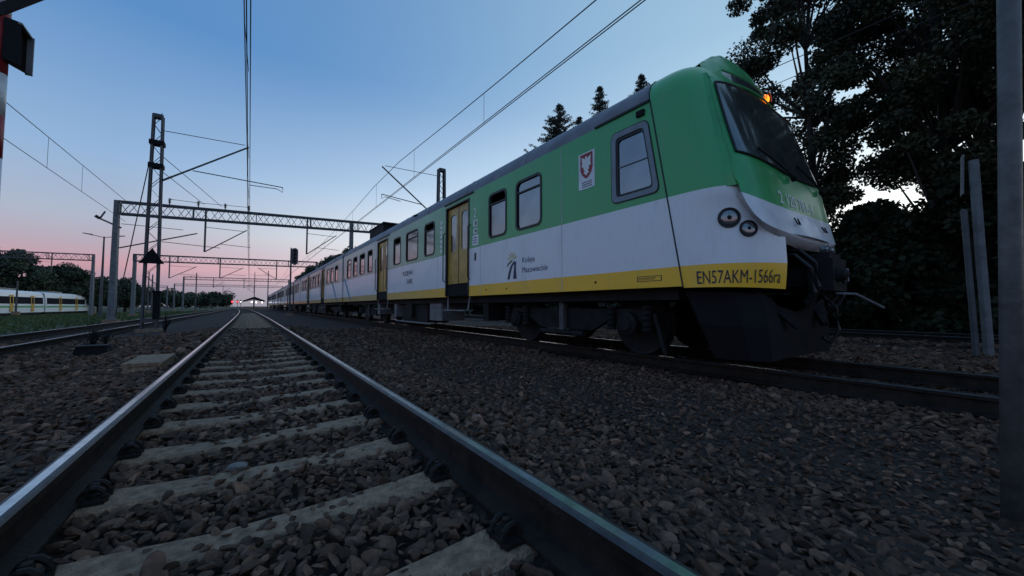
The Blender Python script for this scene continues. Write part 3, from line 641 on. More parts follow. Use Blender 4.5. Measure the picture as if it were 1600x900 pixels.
# ----- rear carriages of this unit and the second unit
def rear_unit(root, spans, fine):
    for y0, y1 in spans:
        ws = []; ds = [(y0 + 6.2, y0 + 7.5), (y0 + 14.2, y0 + 15.5)]
        for q, k in ((y0 + 1.3, 3), (y0 + 8.2, 4), (y0 + 16.2, 3)):
            for i in range(k):
                a = q + i * 1.5
                if a + .95 < y1 - .3: ws.append((a, a + .95, (i + k) % 3 == 0))
        carriage(root, y0, y1, ws, ds, LIV_B)
        for a, b_, o in ws: window(root, a, b_, o, simple=not fine)
        for a, b_ in ds: door(root, a, b_, fine)
def gangway(root, ya, yb):
    MB().box(TX - 1.05, TX + 1.05, ya - .01, yb + .01, 1.0, 3.55).build('gangway_bellows', m_black, root)
rear_unit(tr, [(23.15, 44.4), (44.85, 65.2)], True)
gangway(tr, 22.7, 23.15); gangway(tr, 44.4, 44.85)
tr2 = thing('passenger_train', (TX, 66, TZ), 'pale rear train unit coupled behind, small in the distance', 'train')
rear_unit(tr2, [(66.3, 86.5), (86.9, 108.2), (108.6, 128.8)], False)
gangway(tr2, 86.5, 86.9); gangway(tr2, 108.2, 108.6)
MB().box(TX - .3, TX + .3, 65.2, 66.3, .9, 1.2).build('coupler', m_black, tr2)
# ----- roof equipment
mb = MB(); mb.box(TX - .95, TX + .9, 16.9, 19.2, 3.72, 4.30); mb.box(TX - .98, TX + .93, 16.8, 19.3, 4.30, 4.36); mb.build('roof_unit', m_under, tr)
for Y in (28, 34.5): MB().box(TX - .8, TX + .8, Y, Y + 2, 3.8, 4.22).build('roof_unit', m_under, tr)
MB().bar((XL + .03, 11.6, 3.56), (XL + .03, 11.9, 3.58), .05, .03).build('roof_bracket', m_black, tr)
# ----- cab nose
def lerp(tab, z):
    for (a, p), (b_, q) in zip(tab, tab[1:]):
        if z <= b_: u = max(0, (z - a) / (b_ - a)); return p + (q - p) * u
    return tab[-1][1]
def smooth_tab(tab, z):      # smoothed lookup
    return sum(lerp(tab, z + d) for d in (-.08, -.04, 0, .04, .08)) / 5
CT = [(.7, 1.68), (1.1, 1.62), (1.45, 1.63), (1.95, 1.80), (2.26, 1.855), (3.46, 2.235), (3.74, 2.39), (3.9, 2.60), (3.98, 2.86), (4.005, 3.02)]
NT = [(.7, 2.35), (1.3, 2.5), (1.6, 2.7), (1.8, 3.1), (1.98, 4.0), (4, 4.0)]
def halfw(z):
    if z <= ZD: return XS
    for (w0, z0), (w1, z1) in zip(ROOFP, ROOFP[1:]):
        if z <= z1: return w0 + (w1 - w0) * (z - z0) / (z1 - z0)
    return 0
DT = [(.8, .0), (1.42, .02), (1.97, .03), (3.5, .012)]
def nose_y(x, z, w_=None):
    w_ = halfw(z) if w_ is None else w_; yc = smooth_tab(CT, z) + lerp(DT, z); r_ = min(1, abs(x) / max(w_, 1e-6)); n_ = smooth_tab(NT, z)
    return yc + (Yseam(z) - yc) * (1 - (1 - r_ ** n_) ** (1 / n_))
LB = [(1.4, .07), (1.7, .035), (1.95, 0), (4, 0)]
def shield_y(x, z):
    yc = smooth_tab(CT, z) + smooth_tab(LB, z); r_ = min(1, abs(x) / halfw(z)); n_ = 4.6
    return yc + (Yseam(z) - yc) * (1 - (1 - r_ ** n_) ** (1 / n_))
ang = [math.sin(R(-90 + 180 * i / 56)) for i in range(57)]
rows = [(XS, z) for z in (.86, .99, 1.12, 1.2, 1.3, 1.4, 1.47, 1.55, 1.62, 1.7, 1.76, 1.81, 1.845, 1.88, 1.91, 1.94, 1.97, 2.0, 2.15, 2.3, 2.5, 2.7, 2.9, 3.1, 3.25, ZD)] + ROOFP[1:-1] + [(.05, 4.004)]
P = [[(TX + w_ * a, nose_y(w_ * a, z, w_), z - (.06 * (1 - abs(a)) if z < .9 else 0)) for a in ang] for w_, z in rows]
shell = MB(); shell.grid(P, skip=lambda i, j: rows[i + 1][1] <= 1.48 and abs((ang[j] + ang[j + 1]) / 2) < .555)
shell.build('cab_shell', LIV_A, tr, smooth=True)
# dark seam between the cab and the body
MB().tube([(TX - w_ - .001, Yseam(z) + .006, z) for w_, z in [(XS, .87), (XS, 2), (XS, 3)] + ROOFP[:-1]], .010, 6).build('cab_seam', m_rubber, tr)
mb = MB(); fullp = [(-XS, .9)] + [(-w_, z) for w_, z in ROOFP] + [(w_, z) for w_, z in reversed(ROOFP[:-1])] + [(XS, .9)]
mb.add([(TX + x * .985, Yseam(z) + .02, z - .01) for x, z in fullp], [tuple(range(len(fullp)))]); mb.build('cab_bulkhead', m_black, tr)
XC = XS * min(abs(ang[j]) for j in range(56) if abs((ang[j] + ang[j + 1]) / 2) >= .555 and ang[j] > 0)
# coupler recess behind the nose opening
mb = MB()
mb.add([(TX - .78, 1.9, .84), (TX + .78, 1.9, .84), (TX + .78, 1.9, 1.5), (TX - .78, 1.9, 1.5), (TX - .76, 2.5, .84), (TX + .76, 2.5, .84), (TX + .76, 2.5, 1.5), (TX - .76, 2.5, 1.5)], [(0, 4, 7, 3), (4, 5, 6, 7), (5, 1, 2, 6), (3, 7, 6, 2), (0, 1, 5, 4)]); mb.build('coupler_recess', m_black, tr)
mb = MB()  # closing panel behind the recess edges
for s in (-1, 1): MB().add([(TX + s * XC, nose_y(XC, z), z) for z in (.83, 1.1, 1.3, 1.48)] + [(TX + s * XC, 2.45, z) for z in (1.48, 1.3, 1.1, .86)], [tuple(range(8))]).build('recess_cheek', m_black, tr)
# proud front panel with windscreen
XE = [(1.455, .0), (1.46, .5), (1.475, .8), (1.50, 1.0), (1.55, 1.13), (1.64, 1.215), (1.78, 1.265), (1.92, 1.285), (2.15, 1.305), (2.4, 1.285), (2.7, 1.275), (3.0, 1.255), (3.3, 1.225), (3.52, 1.18)]
def lip_z(x):          # lower edge of the front panel
    for (z0, a), (z1, b_) in zip(XE, XE[1:]):
        if abs(x) <= b_ or b_ < a: return z0 + (z1 - z0) * (abs(x) - a) / max(b_ - a, 1e-6)
    return 2.1
grn_z = lambda x: 1.775 + .13 * (abs(x) / 1.28) ** 5
def edge_x(z): return lerp(XE, z)
NU = 40
def patch(zl, zh, xe, dy, nv):
    P = []
    for i in range(nv + 1):
        row = []
        for j in range(NU + 1):
            u = -1 + 2 * j / NU; v = i / nv
            # iterate: x depends on z at the row
            x = u * 1.28
            for _ in range(5): z = zl(x) + (zh(x) - zl(x)) * v; x = u * xe(z)
            row.append((TX + x, shield_y(x, z) + dy, z))
        P.append(row)
    return P
top_z = lambda x: 3.52 - .05 * (x / 1.12) ** 2
MB().grid(patch(lambda x: grn_z(x), top_z, edge_x, 0, 26)).build('front_panel', m_green, tr, smooth=True)
# white lip: columns in x, rows between the rounded lower edge and the green boundary
P = []
for i in range(9):
    row = []
    for j in range(NU + 1):
        x = 1.284 * math.sin(R(-90 + 180 * j / NU)); zl = lip_z(x); z = zl + (grn_z(x) - zl) * i / 8; row.append((TX + x, shield_y(x, z) - .001, z))
    P.append(row)
MB().grid(P).build('front_panel_lip', m_white, tr, smooth=True)
# rim of the panel back to the shell
edge = [(-edge_x(z), z) for z in [3.52 - .08 * i for i in range(20)] if z > 1.95]
for s, nm in ((1, 0), (-1, 0)):
    mb = MB(); P = [[], []]
    for x, z in edge: P[0].append((TX + s * x, shield_y(x, z), z)); P[1].append((TX + s * x * 1.035, nose_y(x * 1.035, z) + .02, z))
    mb.grid(P, flip=s < 0); mb.build('pillar_rim', m_green, tr, smooth=True)
    mb = MB(); mb.tube([(TX + s * x, shield_y(x, z) + .004, z) for x, z in edge], .012, 6); mb.build('pillar_bead', m_green, tr, smooth=True)
UE = [(0, Vector((.0, 1.345))), (.25, Vector((.60, 1.36))), (.42, Vector((.80, 1.382))), (.55, Vector((.92, 1.439))), (.68, Vector((1.004, 1.511))), (.80, Vector((1.07, 1.607))), (.90, Vector((1.138, 1.724))), (1.0, Vector((1.25, 1.88)))]
P = [[], [], []]
for j in range(61):
    a = R(-90 + 180 * j / 60); x = 1.284 * math.sin(a); z = lip_z(x); P[0].append((TX + x, shield_y(x, z), z)); xb = math.copysign(lerp(UE, abs(math.sin(a)) ** 3)[0], x) if x else 0; zb_ = lerp(UE, abs(math.sin(a)) ** 3)[1]; y2 = nose_y(xb, zb_) + .015
    P[1].append((TX + x * .55 + xb * .45, shield_y(x, z) * .6 + y2 * .4, z * .62 + zb_ * .38)); P[2].append((TX + xb, y2 + .015 + .13 * min(1, max(0, (.98 - abs(x)) / .35)), zb_))
MB().grid(P).build('lip_underside', m_lip, tr, smooth=True)
# windscreen: glass, gasket
wz0 = lambda x: 2.265 + .14 * (abs(x) / 1.25) ** 2
wz1 = lambda x: 3.45 - .09 * (x / 1.18) ** 2
wxe = lambda z: edge_x(z) - .045
G = patch(wz0, wz1, wxe, -.012, 18)
ws = MB().grid(G).build('windscreen', m_wsglass, tr, smooth=True)
loop = [G[0][j] for j in range(NU + 1)] + [G[i][NU] for i in range(1, 19)] + [G[18][j] for j in range(NU - 1, -1, -1)] + [G[i][0] for i in range(17, -1, -1)]
MB().tube(loop, .014, 6).build('gasket', m_rubber, ws)
for x0, x1 in ((-.25, -.95), (.75, .1)):
    z = 2.21; wp = MB(); wp.disc((TX + x0, shield_y(x0, z) - .02, z), (0, -1, .2), [(.035, 0), (.035, .05), (.02, .06)], 10)
    wp.tube([(TX + x0, shield_y(x0, z) - .06, z), (TX + (x0 + x1) / 2, shield_y((x0 + x1) / 2, 2.32) - .05, 2.33), (TX + x1, shield_y(x1, 2.45) - .035, 2.47)], .012, 6); wp.build('wiper', m_black, tr)
# roof visor with the destination display
prof = [(2.245, 3.49), (2.275, 3.56), (2.345, 3.72), (2.40, 3.88), (2.46, 4.04), (2.54, 4.16), (2.66, 4.24), (2.8, 4.265), (3.0, 4.225), (3.3, 4.12), (3.65, 4.02)]
def roof_at(x):
    for (w0, z0), (w1, z1) in zip(ROOFP, ROOFP[1:]):
        if w1 <= abs(x) <= w0: return z0 + (z1 - z0) * (w0 - abs(x)) / (w0 - w1)
    return ROOFP[-1][1]
def visor_pt(i, u):
    i0 = min(int(i), len(prof) - 2); f_ = i - i0; Y = prof[i0][0] * (1 - f_) + prof[i0 + 1][0] * f_; z = prof[i0][1] * (1 - f_) + prof[i0 + 1][1] * f_
    x = (1.08 - .2 * min(1, i / 5)) * u; k = max(0, 1 - abs(u) ** 1.7)
    return (TX + x, Y + .17 * u * u * (1 if i < 7 else .5), min(z, roof_at(x) - .015 + .275 * k))
MB().grid([[visor_pt(i, -1 + 2 * j / 36) for j in range(37)] for i in range(len(prof))]).build('roof_visor', m_green, tr, smooth=True)
dp = MB(); P = []
for i in (.75, 2.25):
    P.append([(q[0], q[1] - .022, q[2]) for q in [visor_pt(i, u * (.80 if i < 1 else .72)) for u in [-1 + 2 * k / 16 for k in range(17)]]])
dp.grid(P); dsp = dp.build('destination_display', m_wsglass, tr)
ed = P[0] + P[1][::-1] + [P[0][0]]
MB().tube(ed, .014, 6).build('display_frame', m_green, dsp)
# amber lamp under the visor
LX = .58
lm = MB(); lm.disc((TX + LX, 2.42, 3.76), (0, -1, .05), [(.055, -.03), (.068, .02), (.05, .055), (.02, .068)], 14); top_l = lm.build('amber_lamp', m_amber, tr)
MB().tube([(TX + LX + .085 * math.cos(a), 2.35, 3.76 + .085 * math.sin(a)) for a in [R(k) for k in range(-30, 211, 20)]], .008, 5).build('lamp_guard', m_steel, top_l)
# headlamps
for s in (-1, 1):
    for x, z, r_ in ((1.292, 1.642, .112), (1.164, 1.51, .092)):
        e = .02; px = Vector((TX + s * x, nose_y(x, z), z)); du = Vector((s * 2 * e, nose_y(x + e, z) - nose_y(x - e, z), 0)); dv_ = Vector((0, nose_y(x, z + e) - nose_y(x, z - e), 2 * e)); nn = du.cross(dv_).normalized()
        if nn.y > 0: nn = -nn
        h_ = MB().disc(px, nn, [(r_ * 1.04, -.05), (r_ * 1.04, .014), (r_ * .99, .022), (r_ * .88, .020), (r_ * .86, .0)], 28).build('headlamp', m_rubber, tr, smooth=False)
        MB().disc(px, nn, [(r_ * .87, -.05), (r_ * .87, .010), (r_ * .6, .018), (r_ * .25, .022)], 28).build('lens', m_lens, h_, smooth=True)
        MB().disc(px + nn * .003, nn, [(r_ * .26, -.0), (r_ * .26, .018), (r_ * .12, .022)], 14).build('bulb_holder', m_under, h_)
# small lugs on the lip
for x in (-.48, .42):
    z = 1.63; y = shield_y(x, z) - .012; mb = MB(); mb.tube([(TX + x - .05, y - .002, z + .04), (TX + x - .045, y - .03, z - .03), (TX + x + .045, y - .03, z - .03), (TX + x + .05, y - .002, z + .04)], .009, 5); mb.build('lug', m_under, tr)
# plough
TOPE = [(-1.30, 2.62, .83), (-1.18, 2.1, .80), (-.96, 1.90, .77), (-.55, 1.90, .64), (0, 1.90, .56)]; BOTE = [(-1.18, 2.32, .02), (-1.08, 2.0, .02), (-.93, 1.84, .02), (-.5, 1.84, .03), (0, 1.84, .03)]
TOPE = TOPE + [(-x, y, z) for x, y, z in TOPE[-2::-1]]; BOTE = BOTE + [(-x, y, z) for x, y, z in BOTE[-2::-1]]
mb = MB(); mb.grid([[(TX + x, y, z) for x, y, z in BOTE], [(TX + a[0] * .98 + b_[0] * .02, (a[1] + b_[1]) / 2 - .02, (a[2] + b_[2]) / 2) for a, b_ in zip(TOPE, BOTE)], [(TX + x, y, z) for x, y, z in TOPE]])
mb.grid([[(TX + x * .97, y + .05, z) for x, y, z in BOTE], [(TX + x * .97, y + .05, z) for x, y, z in TOPE]], flip=True); mb.build('snow_plough', m_black, tr)
for s in (-1, 1): MB().bar((TX + s * .8, 2.1, .86), (TX + s * .45, 1.75, .4), .07).build('plough_strut', m_under, tr)
# coupler, hoses, lever
mb = MB(); mb.box(TX - .16, TX + .16, 1.62, 2.4, .88, 1.12); mb.box(TX - .24, TX + .24, 1.46, 1.70, .82, 1.20); mb.disc((TX - .1, 1.46, 1.01), (0, -1, 0), [(.09, 0), (.07, .08), (.02, .11)], 12); mb.disc((TX + .12, 1.46, 1.01), (0, -1, 0), [(.10, 0), (.10, .02), (.07, .0)], 12)
mb.box(TX - .2, TX + .2, 1.50, 1.68, 1.20, 1.27); mb.build('coupler', m_under, tr)
for x in (-.12, .08):
    MB().disc((TX + x, 1.60, 1.31), (0, -1, 0), [(.05, 0), (.055, .07), (.035, .08)], 10).build('cable_socket', m_lens, tr)
for k, (x, z) in enumerate(((-.55, 1.25), (-.4, 1.32), (.42, 1.3), (.55, 1.22), (.3, .8))):
    MB().tube([(TX + x, 2.0, z), (TX + x, 1.72, z - .02), (TX + x * .95, 1.58, z - .18), (TX + x * .9, 1.56, z - .45), (TX + x * .8, 1.64, z - .62), (TX + x * .6, 1.70, z - .55)], .024, 8).build('brake_hose', m_rubber, tr)
MB().tube([(TX + .25, 1.58, .80), (TX + .40, 1.42, .79), (TX + .85, 1.26, .62)], .016, 6).build('uncoupling_lever', m_steel, tr)
MB().box(TX + .2, TX + .42, 1.48, 1.56, .95, 1.11).build('coupler_plate', m_frame, tr)
# ----- underframe and bogies
def wheel(root_b, x, Y, r_=.47):
    o = MB().disc((x, Y, TZ + r_), (1, 0, 0), [(r_ * .55, -.05), (r_ * .9, -.045), (r_, -.06), (r_ + .0, .05), (r_ + .03, .055), (r_ + .03, .08), (r_ * .9, .075), (r_ * .5, .05)], 28).build('wheel', m_under, root_b, smooth=False)
def bogie(root, Y, wb, fine=True):
    b0 = MB(); zc = TZ + .47
    for s in (-1, 1):
        x = TX + s * 1.02
        P_ = [(Y - wb / 2 - .45, zc + .02), (Y - wb / 2 + .45, zc + .02), (Y - .65, zc - .14), (Y + .65, zc - .14), (Y + wb / 2 - .45, zc + .02), (Y + wb / 2 + .45, zc + .02), (Y + wb / 2 + .35, zc + .22), (Y - wb / 2 - .35, zc + .22)]
        n_ = len(P_); b0.add([(x - .05, *p) for p in P_] + [(x + .05, *p) for p in P_], [tuple(range(n_ - 1, -1, -1)), tuple(range(n_, 2 * n_))] + [(k, (k + 1) % n_, n_ + (k + 1) % n_, n_ + k) for k in range(n_)])
    b0.box(TX - .97, TX + .97, Y - .25, Y + .25, zc - .05, zc + .25)
    o = b0.build('bogie', m_under, root)
    for s in (-1, 1):
        for e in (-1, 1): wheel(o, TX + s * .75, Y + e * wb / 2)
    if fine:
        for e in (-1, 1):
            MB().disc((TX - 1.08, Y + e * wb / 2, zc), (-1, 0, 0), [(.17, 0), (.17, .08), (.12, .1), (.10, .13)], 14).build('axle_box', m_under, o)
            for d in (-.32, .32): MB().disc((TX - 1.1, Y + e * wb / 2 + d, zc + .02), (0, 0, 1), [(.075, -.12), (.08, -.1), (.06, -.07), (.08, -.03), (.06, .01), (.08, .05), (.06, .09), (.08, .13), (.06, .17), (.08, .21), (.075, .24)], 10).build('coil_spring', m_under, o)
        MB().tube([(TX - 1.15, Y - .55, zc - .2), (TX - 1.15, Y + .55, zc - .2)], .05, 8).build('brake_cylinder', m_under, o)
        MB().box(TX - 1.16, TX - 1.08, Y - .06, Y + .05, zc - .2, ZB - .04).build('damper', m_mast, o)
        MB().bar((TX - 1.12, Y - wb / 2 - .62, TZ + .08), (TX - 1.1, Y - wb / 2 - .45, zc + .15), .05).build('sand_pipe', m_under, o)
for Y, f_ in ((5.07, 1), (18.4, 1), (27, 0), (40.5, 0), (48.5, 0), (62, 0)): bogie(tr, Y, 2.84, f_)
for Y in (69.5, 83, 90, 104.5, 112, 125): bogie(tr2, Y, 2.84, False)
for root, spans in ((tr, [(2.75, 22.6), (23.3, 44.3), (45, 65)]), (tr2, [(66.5, 86.3), (87, 108), (108.8, 128.6)])):
    for a, b_ in spans: MB().box(TX - 1.25, TX + 1.25, a, b_, .72, .872).build('underframe', m_under, root)
for i, (a, b_, x, zl) in enumerate(((7.5, 7.75, 1.2, .3), (10.0, 10.9, 1.22, .22), (11.2, 13.6, 1.15, .12), (14.0, 14.25, 1.24, .25), (16.2, 16.5, 1.24, .3), (12.3, 12.8, 1.28, .28), (24.5, 25.2, 1.2, .3), (30, 34, 1.2, .15), (35, 37, 1.2, .2), (52, 55, 1.2, .2), (56, 58, 1.2, .2))):
    mb = MB(); mb.box(TX - x, TX - x + .7, a, b_, zl, .725)
    if b_ - a > .6:
        mb.box(TX - x - .012, TX - x, a + .06, b_ - .06, zl + .06, .66); mb.tube([(TX - x - .02, a + .1, .60), (TX - x - .02, b_ - .1, .60)], .012, 5)
    mb.build('equipment_box', m_steel if i in (1, 3, 4) else m_under, tr)
mb = MB(); mb.tube([(TX - 1.2, 10.9, .10), (TX - 1.2, 14.2, .10)], .03, 6); mb.build('cable_pipe', m_steel, tr)

# ------------------------------------------------------------------ lettering and marks on the train
def text_mesh(s, size, sxk=1.0, bold=0):
    cu = bpy.data.curves.new('lettering', 'FONT'); cu.body = s; cu.size = size; cu.resolution_u = 3; cu.offset = bold
    o = bpy.data.objects.new('lettering', cu); COL.objects.link(o); dg = bpy.context.evaluated_depsgraph_get(); dg.update()
    me = bpy.data.meshes.new_from_object(o.evaluated_get(dg)); v = [(p.co.x * sxk, p.co.y) for p in me.vertices]; f = [tuple(p.vertices) for p in me.polygons]
    bpy.data.objects.remove(o); bpy.data.curves.remove(cu); bpy.data.meshes.remove(me); return v, f
def text_side(name, s, y_left, z, size, mat, sxk=1.0, bold=0, off=.004):
    """on the left side wall, read from the platform: text runs towards smaller y"""
    v, f = text_mesh(s, size, sxk, bold); mb = MB(); mb.add([(XL - off, y_left - a, z + b_) for a, b_ in v], f)
    return mb.build(name, mat, tr)
def arc_pos(fn, z, x0, s):      # walk along a nose curve y = fn(x, z) from x0 by arc length s
    st = 60; x = x0
    for _ in range(st):
        e = .004; dy = (fn(min(x + e, 1.43), z) - fn(max(x - e, -1.43), z)) / (2 * e); x += (s / st) / math.sqrt(1 + dy * dy)
    return x
def text_wrap(name, s, x0, z, size, mat, fn, sxk=1.0, off=.006, bold=0, slant=0):
    v, f = text_mesh(s, size, sxk, bold); mb = MB()
    for k, db in ((0, 0),):
        pts = []
        for a, b_ in v:
            x = arc_pos(fn, z, x0, a + db); zz = z + b_ + slant * a; e = .01; dy = (fn(x + e, zz) - fn(x - e, zz)) / (2 * e); nn = Vector((dy, -1, 0)).normalized() * (off + .0007 * k)
            pts.append((TX + x + nn.x, fn(x, zz) + nn.y, zz))
        mb.add(pts, f)
    return mb.build(name, mat, tr)
text_wrap('fleet_number', 'EN57AKM-1566ra', -1.432, .90, .215, m_ink, nose_y, .555, bold=0)
text_wrap('unit_number', '2 120 781-1', -.74, 1.835, .215, m_wink, lambda x, z: shield_y(x, z), .98, bold=.0015, slant=-.02)
text_side('class_number', '2', 7.80, 2.72, .34, m_wink, .85)
for z0, z1 in ((2.50, 2.66), (2.33, 2.46)):
    MB().box(XL - .004, XL - .001, 7.60, 7.80, z0, z1).build('pictogram', m_wink, tr)
    MB().box(XL - .007, XL - .0045, 7.64, 7.72, z0 + .03, z1 - .03).build('pictogram', m_logog, tr)
MB().box(XL - .004, XL - .001, 7.56, 7.84, 2.06, 2.30).build('notice_plate', m_white, tr)
for k in range(3): MB().box(XL - .0065, XL - .0045, 7.62, 7.79, 2.11 + .06 * k, 2.13 + .06 * k).build('notice_line', m_ink, tr)
MB().box(XL - .006, XL - .001, 7.66, 7.74, 1.70, 1.88).build('door_button_panel', m_ink, tr)
for k in range(7): MB().box(XL - .004, XL - .001, 9.55, 9.68, 2.1 + .13 * k, 2.19 + .13 * k).build('side_mark', m_wink, tr)
text_side('side_number', 'P-2120 W-1', 12.75, 1.66, .21, m_blue, .92, bold=.006)
text_side('side_number', '5.410L', 12.35, 1.38, .21, m_blue, .92, bold=.006)
lt = text_side('operator_name', 'Koleje', 5.86, 1.47, .155, m_blue, 1.0)
text_side('operator_name', 'Mazowieckie', 5.86, 1.28, .155, m_blue, .95)
# operator's sun-over-road emblem
mb = MB(); cy, cz = 6.19, 1.55
for a in (28, 62, 95, 128, 158):
    d = (math.cos(R(a)), math.sin(R(a))); q = (-d[1], d[0]); r0, r1, wd = .055, .165, .016
    mb.add([(XL - .005, cy - (d[0] * r0 + q[0] * wd * .4), cz + d[1] * r0 + q[1] * wd * .4), (XL - .005, cy - (d[0] * r0 - q[0] * wd * .4), cz + d[1] * r0 - q[1] * wd * .4), (XL - .005, cy - (d[0] * r1 - q[0] * wd), cz + d[1] * r1 - q[1] * wd), (XL - .005, cy - (d[0] * r1 + q[0] * wd), cz + d[1] * r1 + q[1] * wd)], [(0, 1, 2, 3)])
mb.build('logo_sun', m_logoy, tr)
for pts, mt in (([(-.20, -.13), (-.16, -.06), (-.08, -.01), (.03, .02), (.0, -.02), (-.09, -.06)], m_logog), ([(-.17, -.37), (-.12, -.22), (-.05, -.10), (.03, -.04), (.06, -.06), (-.0, -.14), (-.06, -.26), (-.09, -.37)], m_blue), ([(.03, -.37), (.055, -.2), (.07, -.10), (.02, -.045), (.06, -.02), (.14, -.035), (.13, -.15), (.15, -.37)], m_blue)):
    MB().add([(XL - .005, cy - a, cz + b_) for a, b_ in pts], [tuple(range(len(pts)))]).build('logo_road', mt, tr)
# coat of arms on a white plate
pl = MB().box(XL - .006, XL - .001, 3.97, 4.31, 2.48, 3.06).build('coat_of_arms_plate', m_white, tr)
sh = [(-.13, .26), (.13, .26), (.13, .02), (.10, -.06), (.04, -.12), (0, -.14), (-.04, -.12), (-.10, -.06), (-.13, .02)]
MB().add([(XL - .009, 4.14 - a, 2.78 + b_) for a, b_ in sh], [tuple(range(len(sh)))]).build('red_shield', m_red, pl)
hf = [(0, .215), (.025, .20), (.02, .165), (.05, .19), (.10, .215), (.088, .12), (.10, .05), (.062, .06), (.055, .0), (.03, -.01), (.06, -.055), (.025, -.06), (.0, -.10)]
eg = hf + [(-a, b_) for a, b_ in hf[-2:0:-1]]
import mathutils.geometry as mgeo
tri = mgeo.tessellate_polygon([[Vector((a, b_, 0)) for a, b_ in eg]])
MB().add([(XL - .011, 4.14 - a, 2.78 + b_) for a, b_ in eg], [tuple(q) for q in tri]).build('white_eagle', m_wink, pl)
for k in range(3): MB().box(XL - .009, XL - .0065, 4.03, 4.24, 2.51 + .035 * k, 2.522 + .035 * k).build('notice_line', m_ink, pl)
# lamp housing above the driver's window, and marks on the yellow sill
mb = MB(); mb.box(XL - .03, XL, 3.07, 3.19, 3.21, 3.29); mb.build('side_lamp', m_black, tr)
mb = MB()
for a in ((2.86, 2.87), (3.22, 3.23)): mb.box(XL - .004, XL - .001, *a, .965, 1.035)
mb.box(XL - .004, XL - .001, 2.87, 3.22, 1.028, 1.035); mb.box(XL - .004, XL - .001, 2.87, 3.22, .965, .972); mb.build('sill_plate_outline', m_ink, tr)
text_side('sill_plate_lettering', 'KOMPLET', 3.20, .985, .045, m_ink, 1.3)
for Y in (3.98, 6.4, 7.2): MB().disc((XL, Y, 1.0), (-1, 0, 0), [(.018, -.01), (.018, .006), (.01, .008)], 8).build('sill_bolt', m_under, tr)
# graffiti strokes on the next carriage
for a, b_ in ((24.6, 26.2), (20.9, 22.4)):
    MB().tube([(XL - .004, a, 1.0), (XL - .004, (a + b_) / 2 - .1, 1.5), (XL - .004, b_, 2.1)], .05, 4).build('paint_stroke', m_frame, tr)

# ------------------------------------------------------------------ distant white train at the left
t2 = thing('distant_train', (-31, 80, -.75), 'small white train with green stripe and yellow doors at the far left', 'train')
x2 = -31; z2 = -.75; m_w2 = M('white train paint', (.78, .80, .80), .4); m_dkg = M('dark train windows', (.016, .017, .022), .8, spec=.03); m_y2 = M('yellow train doors', (.55, .32, .05), .6)
def prof2(k=1): return [(-1.4, .35), (-1.42, 1.6), (-1.36, 2.6), (-1.2, 3.45), (-.8, 3.85), (.8, 3.85), (1.2, 3.45), (1.36, 2.6), (1.42, 1.6), (1.4, .35)]
for ya, yb, nose in ((60, 84.3, False), (85, 101.5, False), (102.1, 124.6, True)):
    P = [[(x2 + a, ya, z2 + b_) for a, b_ in prof2()], [(x2 + a, yb - (2.2 if nose else 0), z2 + b_) for a, b_ in prof2()]]
    if nose:
        for dy, kz, kx in ((1.1, .96, .97), (1.8, .82, .88), (2.2, .55, .72)): P.append([(x2 + a * kx, yb - 2.2 + dy, z2 + .35 + (b_ - .35) * kz) for a, b_ in prof2()])
    mb = MB().grid(P); k = len(mb.v); mb.f.append(tuple(range(9, -1, -1))); mb.m.append(0); mb.f.append(tuple(range(k - 10, k))); mb.m.append(0)
    mb.build('carriage_body', m_w2, t2)
    ye = yb - (3.0 if nose else .4)
    MB().add([(x2 + 1.425, ya + .5, z2 + 1.75), (x2 + 1.425, ye, z2 + 1.75), (x2 + 1.35, ye, z2 + 2.85), (x2 + 1.35, ya + .5, z2 + 2.85)], [(0, 1, 2, 3)]).build('window_band', m_dkg, t2)
    MB().add([(x2 + 1.432, ya + .3, z2 + 1.15), (x2 + 1.432, ye + .6, z2 + 1.15), (x2 + 1.436, ye + .6, z2 + 1.42), (x2 + 1.436, ya + .3, z2 + 1.42)], [(0, 1, 2, 3)]).build('green_stripe', m_green, t2)
    for q in (.3, .72):
        Y = ya + (ye - ya) * q; MB().add([(x2 + 1.45, Y, z2 + .5), (x2 + 1.45, Y + 1.15, z2 + .5), (x2 + 1.45, Y + 1.15, z2 + 1.6), (x2 + 1.45, Y, z2 + 1.6), (x2 + 1.37, Y + 1.15, z2 + 3.1), (x2 + 1.37, Y, z2 + 3.1)], [(0, 1, 2, 3), (3, 2, 4, 5)]).build('door', m_y2, t2)
        MB().add([(x2 + 1.446, Y + .25, z2 + 1.8), (x2 + 1.446, Y + .9, z2 + 1.8), (x2 + 1.395, Y + .9, z2 + 2.8), (x2 + 1.395, Y + .25, z2 + 2.8)], [(0, 1, 2, 3)]).build('door_pane', m_dkg, t2)
    MB().box(x2 - 1.2, x2 + 1.3, ya + .3, yb - .8, z2, z2 + .36).build('underframe', m_black, t2)
    MB().box(x2 - .8, x2 + .8, ya + 3, ya + 9, z2 + 3.84, z2 + 4.15).build('roof_unit', m_steel, t2)
for a, b_ in ((84.3, 85), (101.5, 102.1)): MB().box(x2 - 1.2, x2 + 1.2, a - .02, b_ + .02, z2 + .4, z2 + 3.6).build('gangway_bellows', m_black, t2)
MB().add([(x2 + 1.0, 123.6, z2 + 1.6), (x2 - 1.0, 123.6, z2 + 1.6), (x2 - .9, 123.1, z2 + 3.0), (x2 + .9, 123.1, z2 + 3.0)], [(0, 1, 2, 3)]).build('windscreen', m_dkg, t2)

